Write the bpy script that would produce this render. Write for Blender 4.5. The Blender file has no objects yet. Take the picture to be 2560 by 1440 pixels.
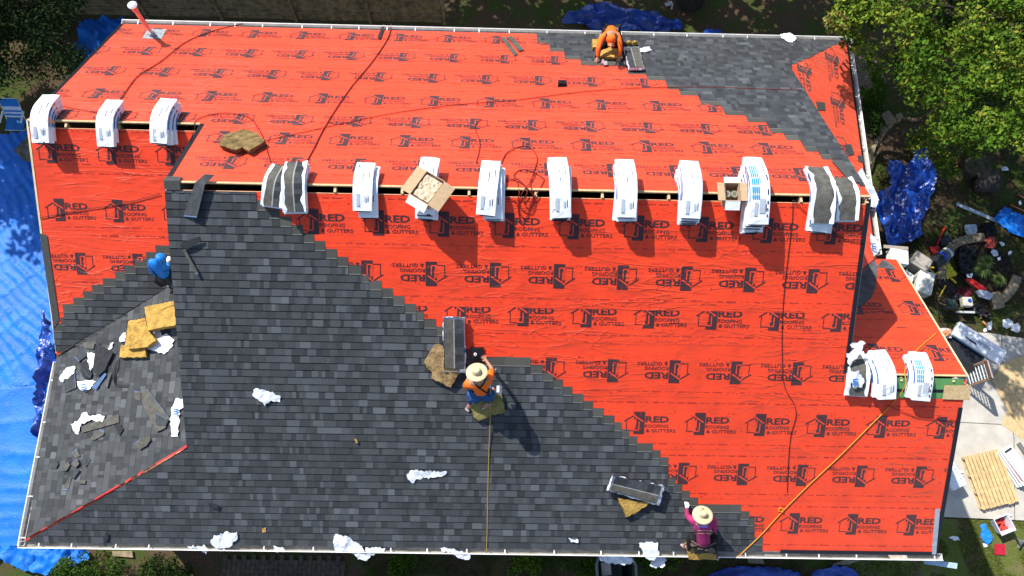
import bpy, bmesh, math, random
from mathutils import Vector, Matrix, noise
from mathutils.geometry import delaunay_2d_cdt
random.seed(11)
R_=math.radians
S=bpy.context.scene
# ------------------------------------------------------------------ camera
CAM=Vector((5.9404,-5.9759,12.7918+9.0))
ROT=Matrix(((0.9997014840601902,-0.01890735817938574,-0.01547431984062412),
            (0.013251593534088182,0.9517022447800425,-0.30673642194795786),
            (0.020526520325199558,0.3064397968399417,0.9516686991154193)))
FPX=1967.155
cd=bpy.data.cameras.new('camera'); co=bpy.data.objects.new('camera',cd); S.collection.objects.link(co)
co.matrix_world=Matrix.Translation(CAM)@ROT.to_4x4()
cd.sensor_width=36; cd.lens=FPX/2560*36; cd.clip_start=.1; cd.clip_end=500
S.camera=co
# ------------------------------------------------------------------ light
w=bpy.data.worlds.new("World"); S.world=w; w.use_nodes=True
nt=w.node_tree; nt.nodes.clear()
sky=nt.nodes.new('ShaderNodeTexSky'); sky.sky_type='NISHITA'; sky.sun_disc=False
bg=nt.nodes.new('ShaderNodeBackground'); wo=nt.nodes.new('ShaderNodeOutputWorld')
nt.links.new(sky.outputs[0],bg.inputs[0]); nt.links.new(bg.outputs[0],wo.inputs[0])
EL,AZ=R_(50.3),R_(136)
sky.sun_elevation=EL; sky.sun_rotation=R_(90)-AZ
bg.inputs[1].default_value=.148
sd=bpy.data.lights.new('sun','SUN'); sd.energy=5; sd.angle=R_(.5); sd.color=(1,.955,.88)
so=bpy.data.objects.new('sun',sd); S.collection.objects.link(so)
sv=Vector((math.cos(EL)*math.cos(AZ),math.cos(EL)*math.sin(AZ),math.sin(EL)))
so.rotation_euler=sv.to_track_quat('Z','Y').to_euler(); so.location=sv*40
S.view_settings.view_transform='Standard'; S.view_settings.look='None'; S.view_settings.gamma=1; S.view_settings.exposure=.5
# ------------------------------------------------------------------ planes (z = a + bx x + by y)
M_=.6271; YW=1.788; X1=12.56; X3=14.87; YR=-2.86; XW=-3.42
class PL:
    def __init__(s,a,bx,by): s.a=a+9; s.bx=bx; s.by=by
    def z(s,x,y): return s.a+s.bx*x+s.by*y
F=PL(0,0,M_); B=PL(0,0,-M_); W=PL(-2*M_*YW,0,M_); WS=PL(-2.649+.335*0+.038*2.7,.335,.038)
EP=PL(-2.848+.453*12.559,-.453,0); PB=PL(M_*YR*2,0,-M_); G=PL(-9,0,0)
def P(pl,px,py,h=0):
    v=ROT@Vector(((px-1280)/FPX,-(py-720)/FPX,-1))
    t=(pl.a+h+pl.bx*CAM.x+pl.by*CAM.y-CAM.z)/(v.z-pl.bx*v.x-pl.by*v.y)
    return CAM+v*t
# ------------------------------------------------------------------ materials
def mat(name,col,rough=.7,var=.15,scale=8,bump=0,bscale=60,spec=.3,metal=0,col2=None,attr=None,trans=0,alpha=1,stretch=(1,1,1)):
    m=bpy.data.materials.new(name); m.use_nodes=True; n=m.node_tree.nodes; l=m.node_tree.links
    b=n['Principled BSDF']; b.inputs['Roughness'].default_value=rough; b.inputs['Metallic'].default_value=metal
    b.inputs['Specular IOR Level'].default_value=spec
    tc=n.new('ShaderNodeTexCoord'); mp=n.new('ShaderNodeMapping'); l.new(tc.outputs['Object'],mp.inputs[0]); mp.inputs['Scale'].default_value=stretch
    c=tuple(col)+(1,); c2=tuple(col2)+(1,) if col2 else tuple(x*(1-var*2.2) for x in col)+(1,)
    nz=n.new('ShaderNodeTexNoise'); nz.inputs['Scale'].default_value=scale; nz.inputs['Detail'].default_value=6; nz.inputs['Roughness'].default_value=.65
    l.new(mp.outputs[0],nz.inputs['Vector'])
    rp=n.new('ShaderNodeValToRGB'); rp.color_ramp.elements[0].position=.32; rp.color_ramp.elements[1].position=.68
    rp.color_ramp.elements[0].color=c2; rp.color_ramp.elements[1].color=c if col2 else tuple(min(1,x*(1+var*.8)) for x in col)+(1,)
    l.new(nz.outputs['Fac'],rp.inputs[0]); out=rp.outputs[0]
    if attr:
        a=n.new('ShaderNodeAttribute'); a.attribute_name=attr
        mx=n.new('ShaderNodeMix'); mx.data_type='RGBA'; mx.blend_type='MULTIPLY'; mx.inputs[0].default_value=1
        l.new(out,mx.inputs[6]); l.new(a.outputs['Color'],mx.inputs[7]); out=mx.outputs[2]
    l.new(out,b.inputs['Base Color'])
    if bump:
        n2=n.new('ShaderNodeTexNoise'); n2.inputs['Scale'].default_value=bscale; n2.inputs['Detail'].default_value=4; l.new(mp.outputs[0],n2.inputs['Vector'])
        bp=n.new('ShaderNodeBump'); bp.inputs['Strength'].default_value=bump; bp.inputs['Distance'].default_value=.02
        l.new(n2.outputs['Fac'],bp.inputs['Height']); l.new(bp.outputs[0],b.inputs['Normal'])
    if alpha<1: b.inputs['Alpha'].default_value=alpha
    return m
def membrane(name,col,rough,rot=0,spec=.35,tint=(1,.62,.44,1),sw=.85):
    """coated synthetic sheet: fine weave, long shallow creases"""
    m=mat(name,col,rough,.11,1.7,spec=spec); n=m.node_tree.nodes; l=m.node_tree.links; b=n['Principled BSDF']
    tc=n.new('ShaderNodeTexCoord')
    def nz(scale,sc,r,detail=3,dist=0):
        mp=n.new('ShaderNodeMapping'); mp.inputs['Scale'].default_value=sc; mp.inputs['Rotation'].default_value=(0,0,r+rot); l.new(tc.outputs['Object'],mp.inputs[0])
        t=n.new('ShaderNodeTexNoise'); t.inputs['Scale'].default_value=scale; t.inputs['Detail'].default_value=detail; t.inputs['Distortion'].default_value=dist
        l.new(mp.outputs[0],t.inputs['Vector']); return t.outputs['Fac']
    def mth(op,a,bv=None):
        q=n.new('ShaderNodeMath'); q.operation=op
        if isinstance(a,float): q.inputs[0].default_value=a
        else: l.new(a,q.inputs[0])
        if bv is not None:
            if isinstance(bv,float): q.inputs[1].default_value=bv
            else: l.new(bv,q.inputs[1])
        return q.outputs[0]
    def ridge(f,k): # sharp crest where noise crosses .5
        return mth('POWER',mth('SUBTRACT',1.0,mth('MULTIPLY',mth('ABSOLUTE',mth('SUBTRACT',f,.5)),4.0)),k)
    r1=ridge(nz(1.1,(.35,2.6,1),0,2,.6),9.0)
    r2=ridge(nz(1.6,(.5,2.2,1),.45,2,.4),12.0)
    r3=ridge(nz(1.6,(.6,2.0,1),-.7,2,.4),14.0)
    msk=nz(.45,(1,1,1),0,2)
    mk=mth('MULTIPLY',mth('SUBTRACT',msk,.38),3.0); mk2=n.new('ShaderNodeClamp'); l.new(mk,mk2.inputs[0]); mk2=mk2.outputs[0]
    s=mth('ADD',mth('MULTIPLY',r1,1.0),mth('ADD',mth('MULTIPLY',r2,.8),mth('MULTIPLY',r3,.7)))
    s=mth('MULTIPLY',s,mk2); s=mth('ADD',s,mth('MULTIPLY',nz(6,(.6,1.5,1),.2,3),.7))
    bp=n.new('ShaderNodeBump'); bp.inputs['Strength'].default_value=.9; bp.inputs['Distance'].default_value=.016
    l.new(s,bp.inputs['Height']); l.new(bp.outputs[0],b.inputs['Normal'])
    b.inputs['Sheen Weight'].default_value=sw; b.inputs['Sheen Roughness'].default_value=.45; b.inputs['Sheen Tint'].default_value=tint
    return m
MT={}
MT['red']=membrane('red_membrane',(.78,.042,.006),.5)
MT['print']=membrane('black_print',(.040,.012,.016),.45,tint=(1,.72,.70,1),sw=.6)
MT['redp']=membrane('red_print',(.74,.042,.008),.5)
MT['shingle']=mat('asphalt_granules',(1,1,1),.95,.14,90,.35,260,spec=.15,attr='tone')
MT['plain']=mat('shingle_plain',(.075,.078,.075),.9,.2,40,.3,200,spec=.2)
MT['line']=mat('adhesive_line',(.25,.25,.23),.7,.2,30)
MT['ply']=mat('plywood_edge',(.62,.45,.24),.8,.15,20)
MT['osb']=mat('osb_sheet',(.62,.47,.26),.8,0,26,.3,60,col2=(.40,.27,.12),stretch=(1,.45,1))
MT['green']=mat('green_sheathing',(.10,.27,.085),.6,.06,4)
MT['black']=mat('black_metal',(.012,.013,.018),.4,.1,10)
MT['white']=mat('white_paint',(.75,.75,.73),.45,.07,6)
MT['gut']=mat('gutter_inside',(.35,.34,.31),.55,.2,5,col2=(.16,.14,.11),stretch=(1,3,1))
MT['siding']=mat('siding',(.45,.42,.36),.8,.1,3)
MT['wrap']=mat('white_wrapper',(.75,.78,.82),.38,.05,9,.3,9,spec=.5)
MT['blueprint']=mat('blue_print',(.02,.14,.42),.4,.1,20)
MT['grayprint']=mat('gray_print',(.42,.46,.52),.4,.1,60)
MT['darkprint']=mat('dark_print',(.03,.03,.04),.5,.1,20)
MT['orangeprint']=mat('orange_print',(.7,.25,.03),.5,.1,20)
MT['foam']=mat('yellow_foam',(.47,.29,.075),.95,.2,6,.9,22,spec=.1)
MT['foamdark']=mat('olive_foam',(.24,.20,.07),.95,.2,6,.9,22,spec=.1)
MT['foamdirty']=mat('dirty_foam',(.36,.24,.11),.95,.3,7,1.0,18,spec=.1)
MT['flash']=mat('galvanized',(.48,.52,.56),.38,.15,12,metal=.5)
MT['flashing_gray']=mat('membrane_gray',(.085,.088,.095),.8,.25,6)
MT['card']=mat('cardboard',(.45,.31,.18),.85,.08,14)
MT['cardin']=mat('kraft_paper',(.62,.48,.33),.85,.15,14,.8,25)
MT['nails']=mat('coil_nails',(.22,.18,.08),.4,.4,60,1,80,metal=.6)
MT['rope_red']=mat('red_hose',(.17,.012,.008),.6,.1,30)
MT['rope_dark']=mat('dark_hose',(.035,.012,.012),.6,.1,30)
MT['rope_orange']=mat('orange_rope',(.66,.27,.03),.7,.15,80)
MT['rope_tan']=mat('tan_rope',(.34,.22,.05),.7,.15,80)
MT['tarp']=mat('blue_tarp',(.006,.15,.60),.5,.10,1.5,.45,20,spec=.22)
MT['tarpdark']=mat('dark_blue_tarp',(.007,.055,.36),.36,.2,3,.6,13,spec=.6)
MT['steel']=mat('vent_steel',(.62,.62,.63),.3,.1,8,metal=.85)
MT['lead']=mat('lead_flashing',(.42,.46,.48),.5,.2,12,metal=.3)
MT['concrete']=mat('concrete',(.47,.44,.385),.9,.09,2.2,.25,50)
MT['joint']=mat('joint',(.10,.09,.07),.95)
MT['wood']=mat('pallet_pine',(.60,.42,.20),.8,.14,7,.3,30,stretch=(1,1,1))
MT['fence']=mat('weathered_fence',(.24,.19,.12),.9,.3,5,.4,30)
MT['brown']=mat('brown_paint',(.13,.07,.05),.5,.15,10)
MT['alu']=mat('aluminium',(.6,.6,.6),.35,.1,10,metal=.6)
MT['stone']=mat('tan_paver',(.28,.22,.14),.9,.2,10,.5,40)
MT['brick']=mat('paver_brick',(.10,.075,.055),.9,.25,9,.4,40)
MT['leaf']=mat('leaf_green',(1,1,1),.8,.12,2,attr='tone',spec=.12)
MT['bark']=mat('bark',(.06,.045,.03),.9,.3,12,.8,30)
def simple(name,c,r=.6,var=.12,metal=0,bump=0,spec=.3): 
    if name not in MT: MT[name]=mat(name,c,r,var,9,bump,30,spec=spec,metal=metal)
    return MT[name]
# ground: patchy grass over soil
def groundmat(name,ga,gb,da,db,thr):
    m=bpy.data.materials.new(name); m.use_nodes=True; n=m.node_tree.nodes; l=m.node_tree.links; b=n['Principled BSDF']; b.inputs['Roughness'].default_value=.95; b.inputs['Specular IOR Level'].default_value=.1
    tc=n.new('ShaderNodeTexCoord')
    def nz(s,d=6): 
        t=n.new('ShaderNodeTexNoise'); t.inputs['Scale'].default_value=s; t.inputs['Detail'].default_value=d; t.inputs['Roughness'].default_value=.7; l.new(tc.outputs['Object'],t.inputs['Vector']); return t.outputs['Fac']
    def rp(f,a,c,p0=.35,p1=.65):
        r=n.new('ShaderNodeValToRGB'); r.color_ramp.elements[0].position=p0; r.color_ramp.elements[1].position=p1; r.color_ramp.elements[0].color=a+(1,); r.color_ramp.elements[1].color=c+(1,); l.new(f,r.inputs[0]); return r.outputs[0]
    mx=n.new('ShaderNodeMix'); mx.data_type='RGBA'; l.new(rp(nz(.9,8),(0,0,0),(1,1,1),thr-.07,thr+.07),mx.inputs[0])
    l.new(rp(nz(22),da,db),mx.inputs[6]); l.new(rp(nz(30),ga,gb),mx.inputs[7]); l.new(mx.outputs[2],b.inputs['Base Color'])
    bp=n.new('ShaderNodeBump'); bp.inputs['Strength'].default_value=.8; bp.inputs['Distance'].default_value=.04; l.new(nz(25,8),bp.inputs['Height']); l.new(bp.outputs[0],b.inputs['Normal'])
    return m
MT['ground']=groundmat('soil_and_grass',(.03,.05,.012),(.07,.095,.02),(.055,.032,.022),(.12,.08,.05),.52)
MT['lawn']=groundmat('lawn_turf',(.06,.09,.015),(.13,.16,.035),(.12,.09,.045),(.21,.165,.09),.44)
MT['mulch']=mat('mulch',(.20,.14,.095),.95,.3,18,1,40)
# ------------------------------------------------------------------ mesh builder
class MB:
    def __init__(s): s.v=[]; s.f=[]; s.m=[]; s.t=[]; s.mats=[]
    def mi(s,m):
        if m not in s.mats: s.mats.append(m)
        return s.mats.index(m)
    def face(s,pts,m,tone=(1,1,1)):
        i=len(s.v); s.v+= [tuple(p) for p in pts]; s.f.append(tuple(range(i,i+len(pts)))); s.m.append(s.mi(m)); s.t.append(tone)
    def add(s,vs,fs,m,tone=(1,1,1)):
        i=len(s.v); s.v+=[tuple(p) for p in vs]; k=s.mi(m)
        for f in fs: s.f.append(tuple(j+i for j in f)); s.m.append(k); s.t.append(tone)
    def box8(s,c,m,tone=(1,1,1)): # c: 8 corners bottom 4 ccw then top 4
        s.add(c,[(3,2,1,0),(4,5,6,7),(0,1,5,4),(1,2,6,5),(2,3,7,6),(3,0,4,7)],m,tone)
    def box(s,x0,x1,y0,y1,z0,z1,m,tone=(1,1,1)):
        s.box8([(x0,y0,z0),(x1,y0,z0),(x1,y1,z0),(x0,y1,z0),(x0,y0,z1),(x1,y0,z1),(x1,y1,z1),(x0,y1,z1)],m,tone)
    def obox(s,c,ax,ay,az,m,tone=(1,1,1)): # centre + half-axis vectors
        c=Vector(c);ax=Vector(ax);ay=Vector(ay);az=Vector(az)
        s.box8([c-ax-ay-az,c+ax-ay-az,c+ax+ay-az,c-ax+ay-az,c-ax-ay+az,c+ax-ay+az,c+ax+ay+az,c-ax+ay+az],m,tone)
    def prism(s,top,d,m,mside=None): # top polygon (ccw from above), thickness vector d downwards
        n=len(top); bot=[Vector(p)+Vector(d) for p in top]
        s.add(list(top)+bot,[tuple(range(n)),tuple(range(2*n-1,n-1,-1))],m)
        s.add(list(top)+bot,[(i,i+n,(i+1)%n+n,(i+1)%n) for i in range(n)],mside or m)
    def tube(s,pts,r,m,seg=6,cap=True,rr=None,tone=(1,1,1)):
        pts=[Vector(p) for p in pts]; n=len(pts); vs=[]; up=Vector((0,0,1))
        for i,p in enumerate(pts):
            d=(pts[min(i+1,n-1)]-pts[max(i-1,0)]); d=d.normalized() if d.length>1e-9 else Vector((1,0,0))
            a=d.cross(up); a=a.normalized() if a.length>1e-3 else Vector((1,0,0)); b=a.cross(d)
            q=rr[i] if rr else r
            for k in range(seg):
                t=2*math.pi*k/seg; vs.append(p+a*math.cos(t)*q+b*math.sin(t)*q)
        fs=[(i*seg+k,i*seg+(k+1)%seg,(i+1)*seg+(k+1)%seg,(i+1)*seg+k) for i in range(n-1) for k in range(seg)]
        if cap: fs+=[tuple(range(seg-1,-1,-1)),tuple((n-1)*seg+k for k in range(seg))]
        s.add(vs,fs,m,tone)
    def lathe(s,c,prof,m,ax=(0,0,1),seg=20,closed=False,sx=1,sy=1,side=(1,0,0)):
        ax=Vector(ax).normalized(); a=Vector(side); a=(a-ax*a.dot(ax)).normalized(); b=ax.cross(a); vs=[]
        for r,h in prof:
            for k in range(seg):
                t=2*math.pi*k/seg; vs.append(Vector(c)+a*math.cos(t)*r*sx+b*math.sin(t)*r*sy+ax*h)
        n=len(prof); fs=[(i*seg+k,i*seg+(k+1)%seg,(i+1)*seg+(k+1)%seg,(i+1)*seg+k) for i in range(n-1) for k in range(seg)]
        if closed: fs+=[tuple(range(seg-1,-1,-1)),tuple((n-1)*seg+k for k in range(seg))]
        s.add(vs,fs,m)
    def build(s,name,parent=None,smooth=False,bevel=0,solid=0):
        me=bpy.data.meshes.new(name); me.from_pydata(s.v,[],s.f)
        for m in s.mats: me.materials.append(m)
        me.polygons.foreach_set('material_index',s.m)
        if any(t!=(1,1,1) for t in s.t):
            a=me.color_attributes.new('tone','FLOAT_COLOR','CORNER'); d=[]
            for f,t in zip(s.f,s.t): d+=list(t+(1,))*len(f)
            a.data.foreach_set('color',d)
        if smooth: me.polygons.foreach_set('use_smooth',[True]*len(s.f))
        me.update(); o=bpy.data.objects.new(name,me); S.collection.objects.link(o)
        if parent: o.parent=parent; o.matrix_parent_inverse=parent.matrix_world.inverted()
        if bevel:
            b=o.modifiers.new('bevel','BEVEL'); b.width=bevel; b.segments=2; b.limit_method='ANGLE'
        if solid:
            b=o.modifiers.new('solid','SOLIDIFY'); b.thickness=solid; b.offset=0
        return o
def tag(o,label,cat,group=None,kind=None):
    if kind: o['kind']=kind
    if label: o['label']=label
    if cat: o['category']=cat
    if group: o['group']=group
    return o
def thing(name,loc,label,cat,group=None):
    o=bpy.data.objects.new(name,None); S.collection.objects.link(o); o.location=loc; o.empty_display_size=.2
    bpy.context.view_layer.update() if False else None
    o.matrix_world=Matrix.Translation(loc); return tag(o,label,cat,group)
def curve(pts,k=6):
    out=[]; n=len(pts); pts=[Vector(p) for p in pts]
    for i in range(n-1):
        p0=pts[max(i-1,0)];p1=pts[i];p2=pts[i+1];p3=pts[min(i+2,n-1)]
        for j in range(k):
            t=j/k; out.append(.5*((2*p1)+(p2-p0)*t+(2*p0-5*p1+4*p2-p3)*t*t+(3*p1-p0-3*p2+p3)*t**3))
    out.append(pts[-1]); return out
def inside(x,y,poly):
    c=False; n=len(poly)
    for i in range(n):
        x1,y1=poly[i];x2,y2=poly[(i+1)%n]
        if (y1>y)!=(y2>y) and x<(x2-x1)*(y-y1)/(y2-y1)+x1: c=not c
    return c
def patch(pl,outline,h0=0,thick=.02,amp=0,step=.1,freq=6,tear=0,mats=None,b=None,ridged=False,seed=0,edge=1.0,world=False,stretch=None,taper=True,ang=0):
    """closed sheet/pad resting on plane pl; outline in photo px (or world xy)"""
    rnd=random.Random(seed*7+3)
    if world: o2=[(p[0],p[1]) for p in outline]
    else:
        o2=[]
        for p in outline:
            q=P(pl,p[0],p[1],h0+thick+amp*.4); o2.append((q.x,q.y))
    pts=[]
    n=len(o2)
    for i in range(n):
        a=Vector(o2[i]);c=Vector(o2[(i+1)%n]); L=(c-a).length; k=max(1,int(L/step))
        nn=Vector((c.y-a.y,a.x-c.x)); nn=nn.normalized() if nn.length>0 else nn
        for j in range(k):
            q=a+(c-a)*j/k
            if tear: q=q+nn*rnd.uniform(-tear,tear)
            pts.append(q)
    nb=len(pts); poly=[(p.x,p.y) for p in pts]
    xs=[p[0] for p in poly]; ys=[p[1] for p in poly]
    x=min(xs)
    while x<max(xs):
        y=min(ys)
        while y<max(ys):
            qx=x+rnd.uniform(-.35,.35)*step; qy=y+rnd.uniform(-.35,.35)*step
            if inside(qx,qy,poly): pts.append(Vector((qx,qy)))
            y+=step
        x+=step
    vs,_,fs,_,_,_=delaunay_2d_cdt(pts,[],[list(range(nb))],1,1e-5)
    ca,sa=math.cos(ang),math.sin(ang)
    def hh(x,y):
        u,v=(x*ca+y*sa),(-x*sa+y*ca)
        if stretch: u*=stretch[0]; v*=stretch[1]
        q=Vector((u*freq,v*freq,seed*3.7))
        if ridged=='pleat':
            wv=noise.noise(Vector((x*.35,y*.35,seed)))*1.6+noise.noise(Vector((x*1.3,y*1.3,seed+5)))*.35
            k=.35+.65*max(0,.5+noise.noise(Vector((u*.8,v*.8,seed+9))))
            r=(1-abs(math.sin(math.pi*(v*freq+wv))))**1.3*k
            gl=max(math.exp(-((((u*1.1)%1)-.5)/.035)**2),math.exp(-((((v*1.1)%1)-.5)/.035)**2))
            return .6*r+.25*(.5+.5*noise.noise(Vector((x*3,y*3,seed))))+.35*gl
        if ridged=='drape':
            w1=noise.noise_vector(Vector((x*.9,y*.9,seed)))*.9
            q=Vector((u*freq*.45+w1.x,v*freq*.45+w1.y,seed*3.7)); r=1-1.9*abs(noise.noise(q)); q2=Vector((q.x*2.1+3,q.y*2.1,q.z)); r+=.35*(1-2*abs(noise.noise(q2)))
            return max(0,r/1.35)**1.2
        if ridged:
            r=0;a=1
            for o in range(3):
                r+=a*(1-2.2*abs(noise.noise(q))); q=q*2.03; a*=.5
            return max(0,r/1.75)
        return .5+.5*noise.fractal(q,1,2,3)
    top=[];bot=[]
    for v in vs:
        base=pl.z(v.x,v.y)+h0; h=amp*hh(v.x,v.y)
        top.append((v.x,v.y,base+thick+h)); bot.append((v.x,v.y,base+(h if ridged else 0)))
    b2=b or MB(); mt=mats[0]; ms=mats[-1]
    def area(f): return sum(vs[f[i]].x*vs[f[(i+1)%len(f)]].y-vs[f[(i+1)%len(f)]].x*vs[f[i]].y for i in range(len(f)))
    fs=[f if area(f)>0 else f[::-1] for f in fs]
    b2.add(top,fs,mt); b2.add(bot,[f[::-1] for f in fs],ms)
    ec={}
    for f in fs:
        for i in range(len(f)):
            e=(f[i],f[(i+1)%len(f)]); ec[e]=1
    N=len(top); b2.add(top+bot,[(e[1],e[0],e[0]+N,e[1]+N) for e in ec if (e[1],e[0]) not in ec],ms)
    return b2
# ------------------------------------------------------------------ text to triangles
def textmesh(s,size,off=0,spacing=1):
    c=bpy.data.curves.new('t','FONT'); c.body=s; c.size=size; c.offset=off; c.resolution_u=2; c.space_character=spacing
    o=bpy.data.objects.new('t',c); S.collection.objects.link(o); dg=bpy.context.evaluated_depsgraph_get(); dg.update()
    me=bpy.data.meshes.new_from_object(o.evaluated_get(dg)); 
    vs=[(v.co.x,v.co.y) for v in me.vertices]; fs=[tuple(p.vertices) for p in me.polygons]
    bpy.data.objects.remove(o); bpy.data.curves.remove(c); bpy.data.meshes.remove(me)
    return vs,fs
def fit(s,x0,x1,y0,y1,off):
    vs,fs=textmesh(s,1,off); xs=[v[0] for v in vs]; ys=[v[1] for v in vs]
    return [[(x0+(vs[i][0]-min(xs))/(max(xs)-min(xs))*(x1-x0),y0+(vs[i][1]-min(ys))/(max(ys)-min(ys))*(y1-y0)) for i in f] for f in fs]
LOGO=[]   # (polygon, kind) origin = top right corner of the dark rectangle, metres
LOGO.append(([(-.205,-.46),(0,-.46),(0,0),(-.205,0)],0))
for p in fit('RED',.012,.465,-.215,-.085,.03)+fit('ROOFING',.012,.465,-.325,-.255,.012)+fit('& GUTTERS',.035,.61,-.42,-.35,.014): LOGO.append((p,0))
def stroke(a,b,wd,k):
    a=Vector(a);b=Vector(b);d=(b-a).normalized();n=Vector((-d.y,d.x))*wd/2
    LOGO.append(([tuple(a-n),tuple(b-n),tuple(b+n),tuple(a+n)],k))
stroke((-.395,-.20),(-.205,-.075),.022,0); stroke((-.345,-.185),(-.345,-.40),.016,0); stroke((-.353,-.392),(-.205,-.392),.016,0)
stroke((-.215,-.07),(-.03,-.20),.024,1); stroke((-.045,-.19),(-.045,-.10),.012,1) if 0 else None
stroke((-.105,-.20),(-.105,-.392),.020,1); stroke((-.215,-.384),(-.095,-.384),.020,1); stroke((-.165,-.13),(-.165,-.31),.014,1)
LOGO.append(([(-.205,-.375),(-.175,-.375),(-.175,-.16),(-.205,-.16)],1))
def clip(poly,hp):
    a,b_,c=hp; out=[]; n=len(poly)
    for i in range(n):
        p=poly[i];q=poly[(i+1)%n]; dp=a*p[0]+b_*p[1]-c; dq=a*q[0]+b_*q[1]-c
        if dp<=0: out.append(p)
        if (dp<0<dq) or (dq<0<dp):
            t=dp/(dp-dq); out.append((p[0]+(q[0]-p[0])*t,p[1]+(q[1]-p[1])*t))
    return out
def put_logo(b,pl,x,y,ang,hps,h=.008,sc=1.0):
    # ang rotates in plan; v distances shrink by cos(pitch) along the slope direction
    ca,sa=math.cos(ang),math.sin(ang)
    kx=1/math.sqrt(1+pl.bx**2); ky=1/math.sqrt(1+pl.by**2)
    for poly,k in LOGO:
        q=[((ca*p[0]-sa*p[1])*sc*kx+x,(sa*p[0]+ca*p[1])*sc*ky+y) for p in poly]
        for hp in hps:
            q=clip(q,hp)
            if len(q)<3: break
        if len(q)<3: continue
        hh=h+.0015*k
        b.face([(u,v,pl.z(u,v)+hh) for u,v in q],MT['redp'] if k else MT['print'])
# ------------------------------------------------------------------ HOUSE
house=thing('house',(5.9,0,0),'large gabled house being re-roofed, half red printed underlayment and half charcoal shingles','house')
KY=1/math.sqrt(1+M_*M_); KX=1/math.sqrt(1+.335**2)
EY=-6.09; BY=5.93; WX=-3.42; EX=14.40
def wsz(x,y): return WS.z(x,y)
VAL=lambda x:-2.38+(x+3.48)*.526          # valley of west wing
HIP=lambda x:-6.11+(x-WX)*(6.11-4.33)/3.42  # west hip
polyF=[[(0,-.115),(0,EY),(X1,EY),(X1,-.115)],[(WX,EY),(0,EY),(0,-4.33)],[(X1,YR-.07),(X1,EY),(X3,EY),(X3,YR-.07)]]
polyB=[[(0,0),(X1,0),(X1,4.54),(11.3,BY),(0,BY)],[(X1,4.54),(EX+.02,BY),(11.3,BY)],[(XW,YW),(0,YW),(0,BY),(XW,BY)]]
polyW=[[(XW,YW-.115),(XW,-2.36),(-3.3,VAL(-3.3)),(0,VAL(0)),(0,YW-.115)]]
polyWS=[[(WX,EY),(0,-4.33),(0,VAL(0)),(WX,VAL(WX))]]
EPV=lambda x:-1.2+(x-X1)*(.22+1.2)/(14.40-X1)
polyE=[[(X1,4.54),(X1,-1.2),(EX,.22),(EX,BY)]]
polyPB=[[(X1,YR),(X3,YR),(X3,.19),(EX,.19),(X1,-1.2)]]
b=MB()
for pl,ps in ((F,polyF),(B,polyB),(W,polyW),(WS,polyWS),(EP,polyE),(PB,polyPB)):
    for p in ps:
        ar=sum(p[i][0]*p[(i+1)%len(p)][1]-p[(i+1)%len(p)][0]*p[i][1] for i in range(len(p)))
        if ar<0: p=p[::-1]
        b.prism([(x,y,pl.z(x,y)) for x,y in p],(0,0,-.022),MT['ply'])
b.build('roof_deck',house)
def rect(x0,x1,y0,y1): return [(-1,0,-x0),(1,0,x1),(0,-1,-y0),(0,1,y1)]
def half(poly):
    hs=[]; n=len(poly); ar=sum(poly[i][0]*poly[(i+1)%n][1]-poly[(i+1)%n][0]*poly[i][1] for i in range(n))
    p=poly if ar>0 else poly[::-1]
    for i in range(n):
        a=p[i];c=p[(i+1)%n]; hs.append((c[1]-a[1],-(c[0]-a[0]),(c[1]-a[1])*a[0]-(c[0]-a[0])*a[1]))
    return hs
DASH=simple('dark_red_print',(.40,.03,.02),.5)
def dashes(b,pl,y,x0,x1,ph,S=1.169,h=.0085):
    x=x0+ph
    while x<x1:
        for a,c,t in ((0,.16,.006),(.20,.33,.014),(.38,.56,.020),(.64,.70,.008),(.74,.80,.008),(.9,1.0,.02),(1.03,1.12,.008)):
            if x+c<x1:
                # pills are short bars, thin marks are fine dashes
                b.face([(x+a,y-t/2,pl.z(x,y-t/2)+h),(x+c,y-t/2,pl.z(x,y-t/2)+h),(x+c,y+t/2,pl.z(x,y+t/2)+h),(x+a,y+t/2,pl.z(x,y+t/2)+h)],DASH)
        x+=S
def sheet(name,pl,polys,laps,up,skew=0):
    """underlayment rolls lapped like shingles; up=+1 upslope is +y, -1 upslope is -y"""
    b=MB()
    for poly in polys:
        hs=half(poly); ys=[p[1] for p in poly]
        bd=sorted([l for l in laps if min(ys)<l<max(ys)]+[min(ys),max(ys)])
        for i in range(len(bd)-1):
            lo,hi=(bd[i],bd[i+1]); 
            a,c=(lo,hi+.06) if up>0 else (lo-.06,hi)
            q=[(min(p[0] for p in poly),a),(max(p[0] for p in poly),a),(max(p[0] for p in poly),c),(min(p[0] for p in poly),c)]
            for hp in hs:
                q=clip(q,hp)
                if len(q)<3: break
            if len(q)<3: continue
            def hh(y):
                t=(y-a)/(c-a); t=t if up>0 else 1-t
                return .0065-.004*t
            b.face([(x,y,pl.z(x,y)+hh(y)) for x,y in q],MT['red'])
    return b
wy=lambda pl,x,y:P(pl,x,y).y
lapF=[wy(F,1700,y) for y in (635,777,862,993,1124,1247)]
lapB=[wy(B,1300,y) for y in (118,170,222,327,388)]
lapW=[wy(W,300,y) for y in (420,578,700)]
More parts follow.
